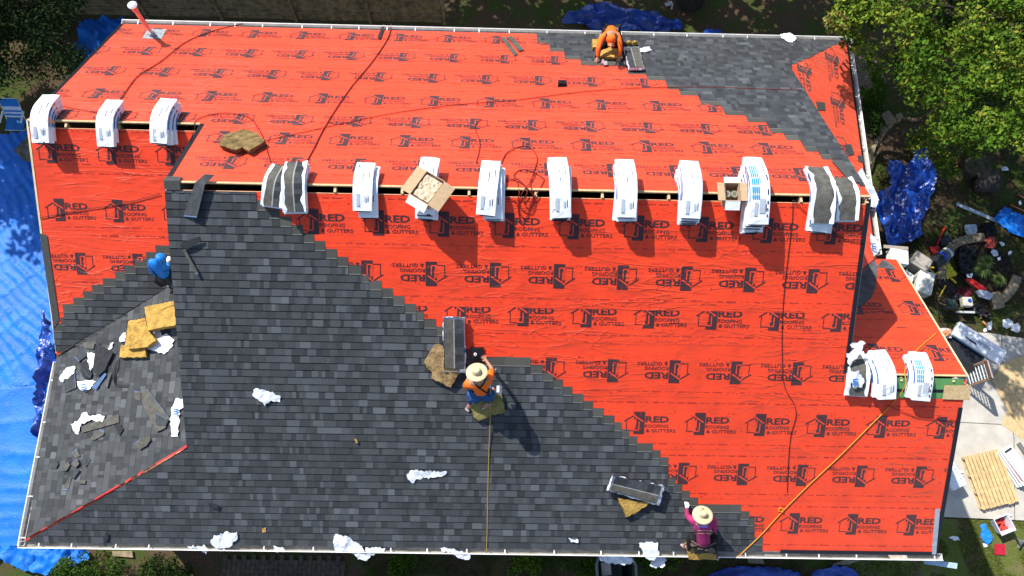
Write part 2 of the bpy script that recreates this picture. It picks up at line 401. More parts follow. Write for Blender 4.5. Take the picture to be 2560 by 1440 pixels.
# front slope
b=sheet('u',F,polyF,lapF,1)
SP=1.169
def row(b,pl,px,py,inv,k0,k1,hps,bottom=False,sc=1.0,S=SP):
    q=P(pl,px,py); y=q.y
    ky=1/math.sqrt(1+pl.by**2)
    if bottom: y+=.46*ky
    if inv: y-=.46*ky
    for k in range(k0,k1): put_logo(b,pl,q.x+k*S,y,math.pi if inv else 0,hps,.010,sc)
L0,L1,L2,L3,L4,L5=lapF
mainR=rect(.02,X1-.02,EY,-.08); fullR=rect(.02,X3-.03,EY,-.08)
row(b,F,796,523,0,-3,9,rect(.02,X1-.02,L0,-.08))
row(b,F,903,651,1,-3,9,rect(.02,X1-.02,L1,L0))
row(b,F,1321,816,0,-5,6,rect(.02,X1-.02,L2,L1),bottom=True)
row(b,F,1520,898,1,-4,5,rect(.02,X1-.02,L3,L2))
row(b,F,1613,1030,0,-2,6,rect(.02,X3-.07,L4,L3))
row(b,F,1697,1157,1,-2,6,rect(.02,X3-.07,L5,L4))
row(b,F,2000,1283,0,-2,4,rect(.02,X3-.07,EY,L5))
for py,ph in ((513,.1),(625,.5),(753,.3),(842,.7),(980,.2),(1007,.9),(1110,.4),(1138,.8),(1233,.1),(1262,.6),(1358,.3)):
    dashes(b,F,wy(F,1700,py),0.1,(X1 if py<950 else X3)-.1,ph)
def nails(b,pl,x0,x1,y0,y1,n):
    for k in range(n):
        x=random.uniform(x0,x1); y=random.choice([l for l in (lapF if pl is F else lapB)])+random.choice((.05,.35,.65,-.3))+random.uniform(-.03,.03)
        if not(y0<y<y1): continue
        r=.011; b.face([(x+r*math.cos(t),y+r*math.sin(t),pl.z(x+r*math.cos(t),y+r*math.sin(t))+.011) for t in (0,1.05,2.09,3.14,4.19,5.24)],DASH)
nails(b,F,.3,X1-.1,EY+.1,-.2,900); nails(b,F,X1,X3-.1,EY+.1,-3.5,160)
b.build('underlayment',house)
# back slope
b=sheet('u',B,polyB,lapB,-1)
l0,l1,l2,l3,l4=lapB
bX=rect(XW+.05,13.9,0.03,BY); 
def Bc(y0,y1): return rect(XW+.05,13.0,y0,y1)
row(b,B,770,79,0,-6,6,Bc(l0,BY)); row(b,B,875,129,1,-7,6,Bc(l1,l0)); row(b,B,856-45,178,1,-7,7,Bc(l2,l1))
row(b,B,683,231,0,-5,9,Bc(l3,l2)); 
hid=Bc(l3,l2)
row(b,B,887,296,1,-7,8,Bc(l3,l2-.0)) if 0 else None
row(b,B,887,290,1,-7,8,Bc(l3+.02,l2))
row(b,B,877,335,0,-2,10,rect(.1,X1-.05,l4,l3)); row(b,B,1515,410,1,-7,5,rect(.1,X1-.05,.03,l4+.1))
for py,ph in ((105,.1),(128,.5),(160,.3),(182,.7),(212,.2),(232,.9),(276,.4),(318,.8),(336,.1),(379,.6),(396,.3),(447,.7)):
    dashes(b,B,wy(B,1300,py),(XW if py<300 else 0)+.1,11.9,ph)
b.build('underlayment',house)
# wing front slope
b=sheet('u',W,polyW,lapW,1)
row(b,W,138,350,0,-1,4,rect(XW+.05,-.05,lapW[0],YW-.1)); row(b,W,159,497,0,-1,4,rect(XW+.05,-.05,lapW[1],lapW[0])); row(b,W,187,632,1,-1,4,rect(XW+.05,-.05,-3,lapW[1]))
for py,ph in ((330,.1),(413,.5),(436,.3),(570,.2),(590,.9),(708,.4)): dashes(b,W,wy(W,300,py),XW+.1,-.1,ph)
b.build('underlayment',house)
# east slope, print turned sideways
b=MB(); b.face([(x,y,EP.z(x,y)+.006) for x,y in [(X1,4.54),(X1,-1.2),(EX,.22),(EX,BY)]],MT['red'])
hE=half(polyE[0])
for px,py in ((2030,190),(2098,160),(2113,272),(2126,384)):
    q=P(EP,px,py); put_logo(b,EP,q.x,q.y,-math.pi/2,hE,.010)
b.build('underlayment',house)
# porch back slope
lapP=[wy(PB,2250,y) for y in (838,)]
b=sheet('u',PB,polyPB,lapP,-1); hP=half([(X1,YR),(X3,YR),(X3,.19),(X1+.9,.1),(X1,-1.0)])
row(b,PB,2280,752,0,-1,2,hP); row(b,PB,2338,862,0,-1,2,hP+[(0,1,lapP[0])]); row(b,PB,2210,672,1,-1,2,hP); row(b,PB,2240,818,1,-1,2,hP+[(0,-1,-lapP[0]-.18)])
for py,ph in ((735,.3),(800,.6),(845,.2),(925,.5)): dashes(b,PB,wy(PB,2250,py),X1+.1,X3-.1,ph)
b.build('underlayment',house)
# valley membrane and porch sheathing
b=MB()
def onp(pl,pts,h,m,t=.003,bb=None):
    (bb or b).prism([ (lambda q:(q.x,q.y,q.z))(P(pl,x,y,h)) for x,y in pts][::-1],(0,0,-t),m)
def poly_plane(bb,pl,pts,h,m,t=.003):
    w_=[P(pl,x,y,h) for x,y in pts]
    ar=sum(w_[i].x*w_[(i+1)%len(w_)].y-w_[(i+1)%len(w_)].x*w_[i].y for i in range(len(w_)))
    if ar<0: w_=w_[::-1]
    bb.prism([tuple(q) for q in w_],(0,0,-t),m)
poly_plane(b,PB,[(2183,640),(2195,668),(2190,715),(2178,745),(2150,768),(2138,760),(2150,690)],.014,MT['flashing_gray']); poly_plane(b,PB,[(2192,668),(2205,648),(2222,655),(2243,674)],.013,MT['flashing_gray'])
b.build('valley_membrane',house)
b=MB(); poly_plane(b,F,[(2232,944),(2410,947),(2402,997),(2228,995)],.012,MT['green'],.008)
poly_plane(b,F,[(2232,972),(2362,974),(2361,982),(2232,980)],.0155,MT['black'],.002); b.build('sheathing_panel',house)
# ridge gap framing: beige sheathing edge above, rafters crossing the dark slot
def ridge(x0,x1,y,z,step,ph):
    b=MB(); b.box(x0,x1,y-.014,y+.020,z-.03,z+.012,MT['ply']); b.box(x0,x1,y-.128,y-.114,z-M_*.12-.03,z-M_*.12+.004,MT['ply']); b.build('ridge_board',house)
    x=x0+ph
    while x<x1:
        r=MB(); r.box(x-.022,x+.022,y-.115,y-.012,z-.2,z-.035,MT['ply']); r.build('rafter',house); x+=step
ridge(0.05,X1-.02,0,9,1.19,.55); ridge(XW,-.03,YW,9-M_*YW,1.02,.75); ridge(X1+.3,X3,YR,9+M_*YR,1.0,.75)
# ------------------------------------------------------------------ shingle fields
TN=[.052,.059,.066,.073,.080,.089,.103,.124]
def tone(wt=0):
    g=random.choice(TN[:6]+TN[:7]+TN) * random.uniform(.92,1.08)
    return (g*.93,g*1.01,g*1.11)
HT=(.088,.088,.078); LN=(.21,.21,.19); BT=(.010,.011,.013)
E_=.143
def field(name,pl,uv,vmax,L,R,SL=None,SR=None,parent=None,rowtone=1.0,tint=(1,1,1)):
    b=MB(); mm=MT['shingle']; k=0
    def pt(u,v,h):
        x,y=uv(u,v); return (x,y,pl.z(x,y)+h)
    e=E_
    while k*e<vmax:
        v0=k*e; v1=min(v0+e,vmax); v2=min(v0+.336,vmax); sl=SL(v2,k) if SL else -99; sr=SR(v2,k) if SR else 99
        a0,a1,a2=max(L(v0),sl),max(L(v1),sl),max(L(v2),sl); c0,c1,c2=min(R(v0),sr),min(R(v1),sr),min(R(v2),sr)
        if c0-a0<.03: k+=1; continue
        h0,h1,h2=.027,.016,.009
        # head lap (covered by the next course except at the open staircase)
        vn=min(v1+.02,vmax)
        if v2>vn and c2>a2:
            s0=a2; 
            while s0<c2:
                s1=min(s0+random.uniform(.6,1.0),c2); t=random.uniform(.85,1.15); ht=tuple(x*t for x in HT)
                b.face([pt(s0,vn,h1),pt(s1,vn,h1),pt(s1,v2,h2),pt(s0,v2,h2)],mm,ht)
                s0=s1
            b.face([pt(a2,v1+.004,h1+.001),pt(c2,v1+.004,h1+.001),pt(c2,vn,h1+.001),pt(a2,vn,h1+.001)],mm,LN)
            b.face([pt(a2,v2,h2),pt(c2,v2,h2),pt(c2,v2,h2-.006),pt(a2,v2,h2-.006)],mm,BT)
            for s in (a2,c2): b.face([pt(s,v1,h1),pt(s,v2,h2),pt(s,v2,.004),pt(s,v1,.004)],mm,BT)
        u=a0; raised=random.random()<.5; first=True
        while u<c0-1e-4:
            wd=random.choice((.07,.1,.13,.17,.2,.24)) if raised else random.choice((.06,.09,.12,.16))
            u2=min(u+wd,c0); last=u2>=c0-1e-4
            lt=a1 if first else u; rt=c1 if last else u2
            if first and not last and u2<a1: u2=min(a1+.02,c0); rt=u2
            if not first and lt>c1: break
            if not last and rt>c1: rt=max(c1,lt); 
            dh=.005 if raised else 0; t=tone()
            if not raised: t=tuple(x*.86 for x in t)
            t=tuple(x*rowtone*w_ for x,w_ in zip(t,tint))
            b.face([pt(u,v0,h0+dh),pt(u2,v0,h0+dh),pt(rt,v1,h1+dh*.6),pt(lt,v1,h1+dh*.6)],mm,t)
            q_=.013/e; b.face([pt(lt+(u-lt)*q_,v1-.013,h1+dh*.6+.0025),pt(rt+(u2-rt)*q_,v1-.013,h1+dh*.6+.0025),pt(rt,v1,h1+dh*.6+.0025),pt(lt,v1,h1+dh*.6+.0025)],mm,(.026,.028,.031)) if v1-v0>.1 and rt>lt and k*e+e<vmax-.1 and u>=a2-.01 and u2<=c2+.01 else None  # dark granule band, also painted to deepen the shadow line below each butt
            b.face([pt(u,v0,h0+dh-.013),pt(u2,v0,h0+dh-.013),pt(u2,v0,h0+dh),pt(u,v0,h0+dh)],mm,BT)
            u=u2; raised=not raised if random.random()<.85 else raised; first=False
        k+=1
    return b.build(name,parent or house)
# front
def nearest(tab): 
    def f(v,k): return min(tab,key=lambda q:abs(q[1]-v))[0]
    return f
stF=[(640,480),(668,499),(698,522),(728,542),(757,563),(785,583),(813,605),(842,625),(870,646),(903,665),(922,687),(954,707),(982,726),(1011,746),(1040,764),(1059,784),(1090,803),(1108,823),(1125,843),(1175,862),(1327,882),(1357,901),(1384,919),(1408,937),(1432,955),(1459,973),(1483,992),(1510,1010),(1537,1028),(1555,1046),(1574,1064),(1594,1081),(1613,1097),(1632,1114),(1651,1131),(1671,1148),(1671,1165),(1671,1181),(1689,1198),(1706,1214),(1725,1231),(1745,1247),(1853,1264),(1873,1281),(1887,1296),(1887,1312),(1887,1328),(1908,1344),(1950,1360)]
tF=[(P(F,x,y,.01).x,(P(F,x,y,.01).y-EY)/KY) for x,y in stF]
vtop=(-.115-EY)/KY
def LF(v):
    y=EY+v*KY
    return -.03 if y>-4.33 else (y+4.33)*3.42/(6.11-4.33)
field('shingle_field',F,lambda u,v:(u,EY-.02+v*KY),vtop,LF,lambda v:99,SR=nearest(tF))
# back
stB=[(1307,83),(1342,100),(1375,125),(1412,146),(1453,163),(1490,166),(1568,177),(1618,197),(1668,215),(1702,237),(1752,257),(1810,278),(1870,303),(1925,325),(1965,345),(2010,368),(2055,395),(2095,420),(2118,432),(2135,450),(2150,465)]
tB=[(P(B,x,y,.01).x,(BY-P(B,x,y,.01).y)/KY) for x,y in stB]
def RB(v):
    y=BY-v*KY
    return X1+.01 if y<4.54 else X1+(y-4.54)/(BY-4.54)*(EX-X1)
field('shingle_field',B,lambda u,v:(u,BY+.02-v*KY),BY/KY-.3,lambda v:-99,RB,SL=nearest(tB),rowtone=.95)
# wing front
stW=[(100,880),(100,860),(105,840),(118,820),(130,803),(150,768+17),(157,768),(183,752),(208,735),(230,718),(257,702),(287,684),(312,668),(337,651),(365,634),(388,616)]
tW=[(P(W,x,y,.01).x,(P(W,x,y,.01).y+2.40)/KY) for x,y in stW]
topW=tW[-1][1]+.05
def SLW(v,k): 
    return nearest(tW)(v,k) if v<topW else 9
def RW(v):
    y=-2.40+v*KY
    return 0.0 if y>VAL(0) else (y+2.38)/.526-3.48
field('shingle_field',W,lambda u,v:(u,-2.40+v*KY),topW+.05,lambda v:XW,RW,SL=SLW)
# starter course standing along the wing rake
b=MB(); mm=MT['plain']
poly_plane(b,W,[(99,583),(117,588),(148,800),(134,822)],.022,mm,.008); b.build('starter_strip',house)
# west return slope: courses run away from the camera
field('shingle_field',WS,lambda u,v:(WX-.02+v*KX,u),3.42/KX,lambda v:HIP(WX+v*KX)+.03,lambda v:VAL(WX+v*KX)-.02,rowtone=1.15,tint=(1.02,1.0,.96))
# red membrane strip along the hip
b=MB(); n=26
for i in range(n):
    t0,t1=i/n,(i+1)/n; 
    x0=WX+.12+3.28*t0; x1_=WX+.12+3.28*t1; w0=random.choice((.003,.008,.02,.024))
    q=[(x0,HIP(x0)+.03+w0),(x0,HIP(x0)+.03-w0),(x1_,HIP(x1_)+.03-w0),(x1_,HIP(x1_)+.03+w0)]
    b.face([(x,y,F.z(x,y)+.045 if j in (1,2) else WS.z(x,y)+.05) for j,(x,y) in enumerate(q)],simple('hip_red',(.55,.03,.03),.6))
b.build('hip_membrane',house)
# loose patches of shingle fixed on the east slope rim
b=MB(); 
for pts in ([(2040,254),(2062,256),(2064,276),(2045,275)],[(2112,362),(2128,360),(2136,385),(2122,390)],[(2144,388),(2158,390),(2160,408),(2146,402)],):
    poly_plane(b,EP,pts,.02,mm,.008)
b.build('shingle_patch',house)
# ------------------------------------------------------------------ walls, fascia, drip edges
b=MB(); sdg=MT['siding']; z0=0
def wallbox(x0,x1,y0,y1,zt): b.box(x0,x1,y0,y1,0,zt,sdg)
wallbox(-3.1,14.0,-5.7,-5.6,5.2); wallbox(-3.1,14.0,5.45,5.55,5.15); wallbox(-3.1,-3.0,-5.6,5.45,5.2)
wallbox(14.0,14.1,-5.7,5.55,5.15); wallbox(14.45,14.55,-5.7,-.1,5.2); wallbox(14.1,14.45,-5.7,-5.6,5.2); wallbox(14.1,14.45,-.2,-.1,5.2)
b.build('wall',house)
for x,s in ((.12,1),(X1-.2,1)): # gable ends
    b=MB(); b.add([(x,-4.3,F.z(x,-4.3)-.03),(x,4.5,B.z(x,4.5)-.03),(x,0,8.95),(x+.08,-4.3,F.z(x,-4.3)-.03),(x+.08,4.5,B.z(x,4.5)-.03),(x+.08,0,8.95),(x,-4.3,5),(x,4.5,5),(x+.08,-4.3,5),(x+.08,4.5,5)],[(0,1,2),(5,4,3),(0,6,7,1),(3,4,9,8)],sdg); b.build('gable_wall',house)
b=MB(); x=X3-.25; b.add([(x,EY+.1,F.z(x,EY+.1)-.03),(x,.1,PB.z(x,.1)-.03),(x,YR,F.z(x,YR)-.05),(x,EY+.3,5),(x,.1,5)],[(0,3,4,1,2)],sdg); b.build('gable_wall',house)
b=MB(); b.add([(XW+.2,5.7,B.z(0,5.7)-.03),(XW+.2,-2.2,W.z(0,-2.2)-.03),(XW+.2,YW,9-M_*YW-.05),(XW+.2,5.7,5),(XW+.2,-2.2,5)],[(0,3,4,1,2)],sdg)
b.build('gable_wall',house)
def strip(pts,wd,m,name,h=.016,t=.006,dirn=(1,0)):
    b=MB(); 
    for pl,a,c in pts:
        a=Vector(a);c=Vector(c);d=Vector(dirn)*wd
        q=[a,c,c+d,a+d]; ar=sum(q[i].x*q[(i+1)%4].y-q[(i+1)%4].x*q[i].y for i in range(4))
        if ar<0:q=q[::-1]
        b.prism([(p.x,p.y,pl.z(p.x,p.y)+h) for p in q],(0,0,-t),m)
    return b.build(name,house)
strip([(F,(X1-.075,-.05),(X1-.075,YR))],.085,MT['black'],'drip_edge')
strip([(F,(X3-.075,YR-.55),(X3-.075,EY))],.085,MT['black'],'drip_edge')
strip([(B,(-.03,.02),(-.03,YW))],.085,MT['black'],'drip_edge')
strip([(B,(XW-.01,YW+.1),(XW-.01,BY))],.07,MT['black'],'drip_edge')
strip([(F,(P(F,1951,1372).x,EY+.03),(X3,EY+.03))],-.07,MT['black'],'drip_edge',dirn=(0,1))
strip([(EP,(EX-.03,.3),(EX-.03,BY))],.05,MT['black'],'drip_edge')
strip([(W,(XW-.015,YW-.1),(XW-.015,-.35))],.04,simple('cream_edge',(.7,.58,.35)),'rake_board')
strip([(PB,(X3-.02,YR),(X3-.02,.19))],.035,simple('cream_edge',(.7,.58,.35)),'rake_board')
for x,pl,ya,yb in ((-.02,F,-.02,-4.3),(-.02,B,.02,YW),(X1+.02,F,-.02,YR),(X1+.02,B,.02,4.5),(X3+.01,F,YR,EY),(X3+.01,PB,YR,.19),(XW-.02,W,YW,-2.3),(XW-.02,B,YW,BY)):
    za,zb=pl.z(x,ya),pl.z(x,yb); b=MB(); b.box8([(x-.012,ya,za-.2),(x+.012,ya,za-.2),(x+.012,yb,zb-.2),(x-.012,yb,zb-.2),(x-.012,ya,za-.03),(x+.012,ya,za-.03),(x+.012,yb,zb-.03),(x-.012,yb,zb-.03)],MT['white']); b.build('fascia',house)
# ------------------------------------------------------------------ gutters
def gutter(a,c,out,z,nm=None,first=.4,step=.8):
    a=Vector(a+(0,));c=Vector(c+(0,)); d=(c-a).normalized(); o=Vector(out+(0,)); L=(c-a).length; g=MB()
    def bar(o0,o1,za,zb,m):
        q=[a+o*o0,c+o*o0,c+o*o1,a+o*o1]; ar=sum(q[i].x*q[(i+1)%4].y-q[(i+1)%4].x*q[i].y for i in range(4))
        if ar<0:q=q[::-1]
        g.box8([(p.x,p.y,za) for p in q]+[(p.x,p.y,zb) for p in q],m)
    bar(0,.006,z-.11,z,MT['white']); bar(.006,.115,z-.11,z-.10,MT['gut']); bar(.115,.121,z-.11,z+.004,MT['white']); bar(.1215,.134,z-.012,z+.008,MT['white'])
    for e in (a,c-d*.008): q=[e,e+d*.008,e+d*.008+o*.114,e+o*.114]; g.obox(e+d*.004+o*.06+Vector((0,0,z-.055)),d*.004,o*.056,(0,0,.045),MT['white'])
    go=g.build('gutter',house); x=first; i=0
    while x<L:
        h=MB(); e=a+d*x+o*.062; h.obox((e.x,e.y,z-.012),d*.011,o*.062,(0,0,.004),MT['white']); h.build('hanger',go); x+=step*random.uniform(.75,1.25)
    return go
gutter((WX-.1,EY-.005),(X3+.12,EY-.005),(0,-1),F.z(0,EY)-.01)
gutter((XW-.02,BY+.005),(EX+.12,BY+.005),(0,1),B.z(0,BY)-.01)
gutter((WX-.006,-2.45),(WX-.006,EY-.1),(-1,0),WS.z(WX,-4.3)-.02)
gutter((EX+.006,.3),(EX+.006,BY+.1),(1,0),EP.z(EX,0)-.01)
# flue, vents
fl=MB(); fb=P(B,383,90); H=1.14
hx=MB(); base=fb
fl.lathe(base,[(.055,0),(.055,H-.1)],MT['steel'],seg=20)
pp=fl.build('flue_pipe',house,smooth=True)
c=MB(); c.lathe(base,[(.075,H-.16),(.075,H-.02)],MT['steel'],closed=True); c.lathe(base+Vector((0,0,H)),[(.105,-.02),(.108,0),(.06,.028),(.0,.035)],simple('bright_cap',(.85,.85,.83),.3,metal=.4)); c.build('cap',pp,smooth=False)
c=MB(); c.lathe(base,[(.085,-.02),(.085,.10),(.058,.13)],MT['lead']); 
poly_plane(c,B,[(356,96),(369,72),(416,73),(404,97)],.02,MT['lead'],.008); c.build('flashing',pp)
vb=P(F,1189,893,.0); v=MB(); poly_plane(v,F,[(1176,868),(1210,868),(1210,905),(1176,905)],.045,MT['black'],.01); v.lathe(vb,[(.085,.02),(.075,.06),(.035,.12),(.03,.17)],MT['black']); v.lathe(vb,[(.026,.1),(.026,.26),(.016,.26),(.016,.12)],simple('pvc',(.75,.75,.75),.4)); v.build('pipe_boot',house)
v=MB(); q=P(B,1405,208,.06); v.obox(q-Vector((0,0,.02)),(.085,0,0),(0,.06,-.0376),(0,.025,.045),MT['black']); poly_plane(v,B,[(1394,217),(1417,216),(1416,200),(1396,200)],.02,MT['black'],.006); v.build('roof_vent',house,bevel=.01)

b=MB(); q=P(F,426,455,.03); b.add([(-.02,-.13,F.z(0,-.13)+.035),(.26,-.13,F.z(0,-.13)+.035),(.26,0,9.045),(-.02,0,9.045),(.26,.12,B.z(0,.12)+.035),(-.02,.12,B.z(0,.12)+.035)],[(0,1,2,3),(3,2,4,5)],MT['plain']); b.build('ridge_cap',house,solid=.012)
# ------------------------------------------------------------------ GROUND
b=MB(); b.face([(-150,-150,0),(160,-150,0),(160,160,0),(-150,160,0)],MT['ground']); tag(b.build('ground'),'dark soil and thin grass of the yard around the house','ground',kind='structure')
# ------------------------------------------------------------------ SHINGLE BUNDLES over the ridges
MAIN=(0.0,9.0); WING=(YW,9-M_*YW); PORCH=(YR,9+M_*YR)
class Bent:
    def __init__(s,cx,rd,yaw=0,bb=.11,dy=0): s.cx=cx; s.y0,s.z0=rd; s.bb=bb; s.c=math.cos(yaw); s.s=math.sin(yaw); s.dy=dy
    def p(s,u,t,h):
        y=t*KY; q=math.sqrt(y*y+s.bb**2); z=M_*s.bb-M_*q+.012; n=Vector((0,M_*y/q,1)).normalized()
        yy=y+n.y*h; zz=z+n.z*h
        return (s.cx+u*s.c-yy*s.s, s.y0+s.dy+u*s.s+yy*s.c, s.z0+zz)
    def slab(s,b,u0,u1,t0,t1,h0,h1,strips,mside,mend,N=12,rnd=.012,wav=0,sd=0):
        us=[u0]+[q[1] for q in strips]; k=len(us)
        def hz(u,t): return h1+wav*noise.noise(Vector((u*9,t*7,sd)))
        for i in range(N):
            ta=t0+(t1-t0)*i/N; tb=t0+(t1-t0)*(i+1)/N
            for j,(a,c,m) in enumerate(strips):
                aa=a+(rnd if j==0 else 0); cc=c-(rnd if j==k-2 else 0)
                b.face([s.p(aa,ta,hz(aa,ta)),s.p(cc,ta,hz(cc,ta)),s.p(cc,tb,hz(cc,tb)),s.p(aa,tb,hz(aa,tb))],m[i%len(m)] if isinstance(m,list) else m)
            for u,sg in ((u0,-1),(u1,1)):
                ui=u-sg*rnd
                q=[[s.p(ui,t,hz(ui,t)),s.p(u,t,h1-rnd),s.p(u,t,h0)] for t in (ta,tb)]
                for e in (0,1):
                    f=[q[0][e],q[0][e+1],q[1][e+1],q[1][e]]; b.face(f if sg>0 else f[::-1],mside)
            b.face([s.p(u0,tb,h0),s.p(u1,tb,h0),s.p(u1,ta,h0),s.p(u0,ta,h0)],mside)
        for t,f in ((t0,1),(t1,-1)):
            q=[s.p(u0,t,h0),s.p(u1,t,h0),s.p(u1,t,h1-rnd),s.p(u1-rnd,t,hz(u1-rnd,t)),s.p(u0+rnd,t,hz(u0+rnd,t)),s.p(u0,t,h1-rnd)]
            b.face(q if f>0 else q[::-1],mend)
MT['shA']=simple('shingle_olive',(.10,.097,.083),.9,.2,bump=.3); MT['shB']=simple('shingle_blue_gray',(.05,.055,.062),.9,.2,bump=.3); MT['shC']=simple('shingle_dark',(.028,.030,.036),.9,.2,bump=.3); MT['shL']=simple('shingle_light_line',(.28,.28,.25),.7,.1)
def mark(b,B_,u0,u1,t0,t1,h,m):
    n=max(1,int((t1-t0)/.08))
    for i in range(n):
        a=t0+(t1-t0)*i/n;c=t0+(t1-t0)*(i+1)/n
        b.face([B_.p(u0,a,h),B_.p(u1,a,h),B_.p(u1,c,h),B_.p(u0,c,h)],m)
def wrapped(px,rd,n_below,label,lf,lb,yaw=0,dx=0,w=.345,big=0,pl=F,open_=0,group='white shingle bundles draped over the ridges',py=470,wing=None):
    """one bundle; n_below = bundles under it in its stack"""
    h0=.004+n_below*.088; h1=h0+.084
    q=P(pl,px,py,h1*1.15); cx=q.x+dx
    Bn=Bent(cx,rd,yaw+random.uniform(-.02,.02)); o=thing('shingle_bundle',Bn.p(0,0,h0),label,'shingle bundle',group)
    sd=random.random()*9
    if open_:
        b=MB(); j=.03; Bn.slab(b,-w/2-.03,w/2+.03,-lf-.04,lb+.03,h0,h0+.012,[(-w/2-.03,w/2+.03,MT['wrap'])],MT['wrap'],MT['wrap'],rnd=.002)
        # torn film standing up along both sides
        for sg in (-1,1):
            n=18
            for i in range(n):
                a=-lf+ (lf+lb)*i/n; c=-lf+(lf+lb)*(i+1)/n; ra,rc=[max(.0,.045+.09*noise.noise(Vector((t_*7,sg*3,sd)))) for t_ in (a,c)]
                Bq=[Bn.p(sg*(w/2+.022),a,h0+.01),Bn.p(sg*(w/2+.022),c,h0+.01),Bn.p(sg*(w/2-.0+ .03),c,h0+.09+rc*.2),Bn.p(sg*(w/2+.03),a,h0+.09+ra*.2)]
                b.face(Bq,MT['wrap'] if noise.noise(Vector((i*.35,sg,sd)))<.25 else MT['blueprint'])
                b.face([Bn.p(sg*(w/2+.03),a,h0+.09+ra*.2),Bn.p(sg*(w/2+.03),c,h0+.09+rc*.2),Bn.p(sg*(w/2-rc*.6),c,h1+.004),Bn.p(sg*(w/2-ra*.6),a,h1+.004)],MT['wrap'])
        b.build('torn_wrapper',o)
        b=MB(); 
        if open_==1: st=[(-w/2,-.01,MT['shA']),(-.01,.012,MT['shL']),(.012,w/2,[MT['shB'],MT['shB'],MT['shC'],MT['shC'],MT['shB'],MT['shC']])]
        else: st=[(-w/2,-w/2+.02,MT['shC']),(-w/2+.02,w/2-.02,MT['shA']),(w/2-.02,w/2,MT['shC'])]
        Bn.slab(b,-w/2,w/2,-lf,lb,h0+.012,h1,st,MT['shC'],MT['shC'],rnd=.004,wav=.006,sd=sd); b.build('shingles',o)
        return o
    b=MB(); Bn.slab(b,-w/2,w/2,-lf,lb,h0,h1,[(-w/2,-w/6,MT['wrap']),(-w/6,w/6,MT['wrap']),(w/6,w/2,MT['wrap'])],MT['wrap'],MT['wrap'],wav=.018,sd=sd)
    hh=h1+.011
    # printing on the film: fine lines, grey text block, blue side band
    for u,t0,t1 in ((w*.27,-.30,-.18),(w*.27,.05,.2),(-w*.02,.0,.12),(-w*.33,.28,.36)): mark(b,Bn,u,u+.012,t0,t1,hh,MT['darkprint'])
    mark(b,Bn,-w*.30,-w*.13,-.36,-.16,hh,MT['grayprint']); mark(b,Bn,w*.10,w*.2,-.30,-.2,hh,MT['grayprint'])
    mark(b,Bn,-w*.30,-w*.1,-.38,-.372,hh+.001,MT['darkprint'])
    if big:
        for r in range(4):
            for k_ in range(6): mark(b,Bn,-w*.44+r*.035,-w*.44+r*.035+.024,-.12+k_*.055,-.12+k_*.055+.042,hh,simple('sky_blue_print',(.02,.28,.6),.4))
        for k_ in range(5): mark(b,Bn,w*.33,w*.40,-.38+k_*.1,-.34+k_*.1,hh,MT['darkprint'])
        mark(b,Bn,-w*.05,w*.25,-.32,-.12,hh,MT['grayprint'])
    for sg in (-1,1):
        n=6
        for i in range(n):
            a=-.16+.4*i/n;c=a+.4/n
            f=[Bn.p(sg*(w/2+.003),a,h0+.012),Bn.p(sg*(w/2+.003),c,h0+.012),Bn.p(sg*(w/2+.003),c,h1-.02),Bn.p(sg*(w/2+.003),a,h1-.02)]
            b.face(f,MT['orangeprint'] if (wing and i in (1,5)) else (MT['blueprint'] if i!=4 else MT['grayprint']))
    b.build('wrapper',o,smooth=False)
    b=MB(); Bn.slab(b,-w/2+.04,w/2-.04,-lf-.022,-lf+.02,h0+.022,h1-.008,[(-w/2+.04,w/2-.04,MT['shC'])],MT['shC'],MT['shC'],N=1,rnd=.03); b.build('shingles',o)
    return o
def stack(px,rd,n,where,lf=.50,lb=.47,yaws=None,shifts=None,lfs=None,big=0,pl=F,py=470,wing=None,top_open=0):
    words=['bottom','second','third','fourth','fifth']
    for i in range(n):
        lvl='topmost' if i==n-1 else (words[i]+(' from the bottom' if i else '')) 
        if n==1: lab='single white bundle '+where
        elif i==n-1: lab='topmost white bundle, stack '+where
        elif i==0: lab='lowest white bundle, stack '+where
        else: lab=words[i]+' shingle bundle from the bottom, stack '+where
        wrapped(px,rd,i,lab,(lfs[i] if lfs else lf)+random.uniform(-.015,.015),lb+random.uniform(-.05,.05)-(.0 if i==n-1 else .0),yaw=(yaws[i] if yaws else random.uniform(-.05,.05)),dx=(shifts[i] if shifts else random.uniform(-.03,.03)),big=big if i==n-1 else 0,pl=pl,py=py,wing=wing,open_=top_open if i==n-1 else 0)
stack(98,WING,3,'at the far left end of the lower ridge',shifts=[.10,.06,0],lfs=[.44,.46,.46],pl=W,py=300,wing=1)
stack(262,WING,2,'in the middle of the lower ridge',shifts=[.05,0],lfs=[.42,.50],pl=W,py=300)
stack(398,WING,3,'at the right end of the lower ridge',shifts=[.14,.08,0],lfs=[.46,.46,.42],pl=W,py=300)
stack(907,MAIN,2,'right of the two opened left bundles',shifts=[.09,0],lfs=[.58,.44],yaws=[.02,-.02])
stack(1066,MAIN,3,'under the tilted cardboard box',shifts=[.03,.0,0],lfs=[.60,.56,.5])
stack(1224,MAIN,3,'directly left of the hose tangle',shifts=[.10,.05,-.02],lfs=[.60,.56,.46],yaws=[.0,.02,-.06])
stack(1401,MAIN,4,'directly right of the hose tangle',shifts=[.0,.03,-.02,0],lfs=[.56,.55,.52,.48],yaws=[.02,-.03,.03,.06])
stack(1569,MAIN,4,'second to the right of the hose tangle',shifts=[-.05,.0,-.02,0],lfs=[.55,.55,.52,.46])
stack(1733,MAIN,4,'directly left of the nail box',shifts=[-.08,-.05,-.02,0],lfs=[.60,.56,.52,.45])
stack(1902,MAIN,5,'directly right of the nail box',shifts=[-.14,-.10,-.07,-.03,0],lfs=[.74,.70,.6,.55,.5],big=1)
